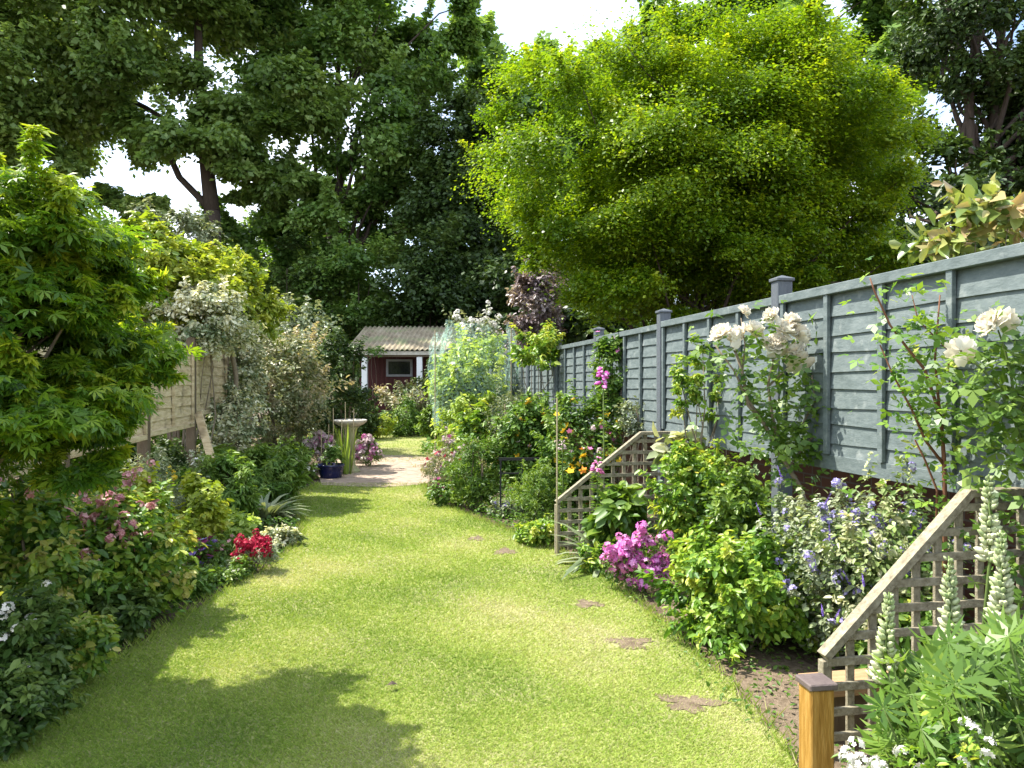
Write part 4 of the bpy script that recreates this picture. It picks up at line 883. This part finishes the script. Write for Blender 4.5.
rose('white_rose', 'rose with a cluster of big creamy white blooms by the fence post', st, 760, .06, L_bright, [((b[0], b[1] - .06, b[2]), s_) for b, s_ in bl], F_cream, m_twig, 77, .12, .068)
Yr = 3.42
gb = (P(945, 500, Yr)[0], Yr, 0)
st = [(gb, [gb, (gb[0], Yr, .5), S(945, 500), S(944, 460), S(942, 430), S(935, 400), S(925, 370), S(905, 345), S(890, 325), S(874, 290), S(870, 278)], .012, .003, .35),
      (gb, [S(944, 465), S(925, 440), S(912, 410), S(893, 375), S(880, 345)], .007, .003, .4),
      (gb, [S(942, 430), S(938, 395), S(935, 360), S(938, 320), S(940, 295)], .007, .003, .45),
      (gb, [S(942, 430), S(950, 390), S(948, 350), S(918, 320), S(912, 295)], .006, .002, .4),
      (gb, [(gb[0] - .05, Yr, 0), S(937, 490), S(925, 460), S(915, 440)], .006, .004, .1)]
rose('young_rose', 'tall sparse rose bush with yellow green tips before the fence', st, 480, .045, L_fresh, [], F_cream, m_redstem, 78, .095)
Yr = 3.02
gb = (P(1030, 500, Yr)[0], Yr, 0)
st = [(gb, [gb, (gb[0], Yr, .6), S(1030, 470), S(1015, 420), S(1000, 390), S(985, 372), S(962, 352)], .012, .003, .6),
      (gb, [S(1015, 420), S(1012, 380), S(1005, 350), S(998, 330)], .007, .003, .6), (gb, [S(1030, 470), S(1000, 450), S(975, 440)], .007, .003, .5), (gb, [S(1015, 420), S(1035, 380), S(1040, 350)], .007, .003, .9)]
rose('white_rose', 'rose with two large cream blooms at the right edge', st, 620, .055, L_bright, [(S(961, 351, -.04), 1.0), (S(993, 324, -.04), 1.15), (S(1004, 321, -.04), .9)], F_cream, m_gstem, 79, .12, .052)

# --- lupins and white flowers in the foreground
def lupin(label, spec, leaves_px, Y0):
    SEED[0] += 1; rng = np.random.default_rng(SEED[0]); cx = (leaves_px[0] + leaves_px[2]) / 2; c = P(cx, 700, Y0); rt = thing('lupin', label, 'flower', (c[0], Y0, 0), 0, 'cream lupins in the near right bed')
    mb = MB()
    for (px, yt, yb_, Y) in spec:
        t = P(px, yt, Y); b = P(px, yb_, Y); h = t[2] - b[2]; base_ = (c[0] + (b[0] - c[0]) * .5, Y, 0)
        lean = rng.normal() * .01
        mb.tube([base_, (b[0], Y, b[2]), (t[0] + lean, Y, t[2])], [.008, .006, .003], 6)
        n = 190; tiers = 15; k = rng.integers(0, tiers, n); tt = (k + rng.normal(size=n) * .12) / tiers; a = rng.random(n) * 2 * pi
        r = rng.uniform(.75, 1.25, n) * .037 * (1.05 - .75 * tt)
        pos = np.stack([b[0] + (t[0] - b[0] + lean) * tt + np.cos(a) * .006, Y + np.sin(a) * .006, b[2] + tt * h], 1)
        d = np.stack([np.cos(a), np.sin(a), .15 + .9 * tt], 1)
        me = leafmesh('flower_spike', 'pod', pos, d, np.tile([0, 0, 1.], (n, 1)), r * 1.15, (.45 + .35 * (1 - tt) + rng.normal(size=n) * .15), width=r * 1.0)
        me.polygons.foreach_set('use_smooth', [True] * len(me.polygons)); link('flower_spike', me, F_lupin, rt, True)
    x0, y0, x1, y1 = leaves_px; n = 85
    px = rng.uniform(x0, x1, n); py = rng.uniform(y0, y1, n); Yl = Y0 + rng.normal(size=n) * .12
    pos = np.array([P(a_, b_, c_) for a_, b_, c_ in zip(px, py, Yl)]); pos[:, 2] = pos[:, 2].clip(.1)
    nor = nrm(np.array([-.15, -.45, .9]) + rng.normal(size=(n, 3)) * .3); ax = nrm(np.cross(nor, dirs(rng, n)))
    me = leafmesh('leaf', 'palm9', pos, ax, nor, rng.uniform(.05, .09, n), .5 + rng.normal(size=n) * .2, width=rng.uniform(.09, .13, n)); link('foliage', me, L_bright, rt, True)
    for p in pos: mb.tube([(c[0], Y0, 0), ((p[0] + c[0]) / 2, p[1], p[2] * .6), tuple(p)], .0035, 4)
    mb.build('stems', m_gstem, rt, True, True)
lupin('lupin with one cream spike nearest the honey coloured post', [(884, 592, 680, 2.5)], (880, 655, 955, 760), 2.45)
lupin('lupin with a cream spike before the trellis middle', [(950, 556, 645, 2.6)], (930, 640, 1010, 770), 2.35)
lupin('lupin with the tallest cream spikes at the right edge', [(990, 474, 560, 2.7), (1002, 530, 622, 2.6)], (980, 625, 1060, 770), 2.3)
bush('candytuft', 'white flower heads at the foot of the near trellis', (830, 718, 915, 790), 2.12, 1100, .022, 'lance', L_bright, cat='flowers', depth=.14, fl=[('cluster', F_white, 70, .042, 'top')])
bush('candytuft', 'white flowered plant in the bottom right corner', (905, 694, 1040, 800), 1.9, 2600, .024, 'oval', L_fresh, cat='flowers', depth=.16, fl=[('cluster', F_white, 50, .034, 'top')])

# --- ground cover that nobody could count
def cover(label, poly, n, size, tpl, mat, seed, hmax=.12):
    rng = np.random.default_rng(seed); xs = [p[0] for p in poly]; ys = [p[1] for p in poly]
    x = rng.uniform(min(xs), max(xs), n); y = rng.uniform(min(ys), max(ys), n); k = inpoly(x, y, poly); x = x[k]; y = y[k]; m = len(x)
    h = hmax * np.clip(.5 + .5 * np.sin(x * 5 + 2 * np.sin(y * 3)) * np.cos(y * 4 + x), .1, 1)
    pos = np.stack([x, y, rng.random(m) * h], 1); nor = nrm(np.array([0, 0, 1.]) + rng.normal(size=(m, 3)) * .45); ax = nrm(np.cross(nor, dirs(rng, m)))
    var = .5 + .2 * np.sin(x * 3.1 + y * 2.3) + rng.normal(size=m) * .15
    me = leafmesh('ground_cover', tpl, pos, ax, nor, size * rng.uniform(.6, 1.3, m), var); tag(link('ground_cover', me, mat), label, 'ground cover', kind='stuff')
le = [p for p in left_edge if p[1] > 2]; re_ = [p for p in right_edge if p[1] > 2.2]
cover('mixed low leaves covering the left border soil', [(x - .05, y) for x, y in le] + [(-4.2, 11.5), (-3.0, 4), (-3.0, 2)], 26000, .05, 'oval', L_shrub, 91)
cover('mixed low leaves under the far right border plants', [(x + .08, y) for x, y in re_ if y > 5.9] + [(1.6, 5.9), (1.0, 9.5), (.2, 13.5), (-1.1, 14), (-1.2, 11.5)], 26000, .045, 'oval', L_shrub, 92, .2)
cover('sparse low weeds in the near right border', [(1.15, 2.9), (.95, 3.6), (.85, 4.6), (.7, 5.9), (1.6, 5.9), (1.95, 4.2), (2.1, 3.3)], 2600, .03, 'oval', L_shrub, 93, .06)
cover('tangle of low plants around the far lawn', [(-4.9, 15.5), (-4.2, 17), (-3.9, 21.5), (-2, 21.8), (-2, 16), (-.3, 14), (-1.4, 22.5), (-6, 22.5), (-6, 14), (-4.6, 12), (-4.1, 14)], 16000, .1, 'oval', L_shrub, 94, .3)
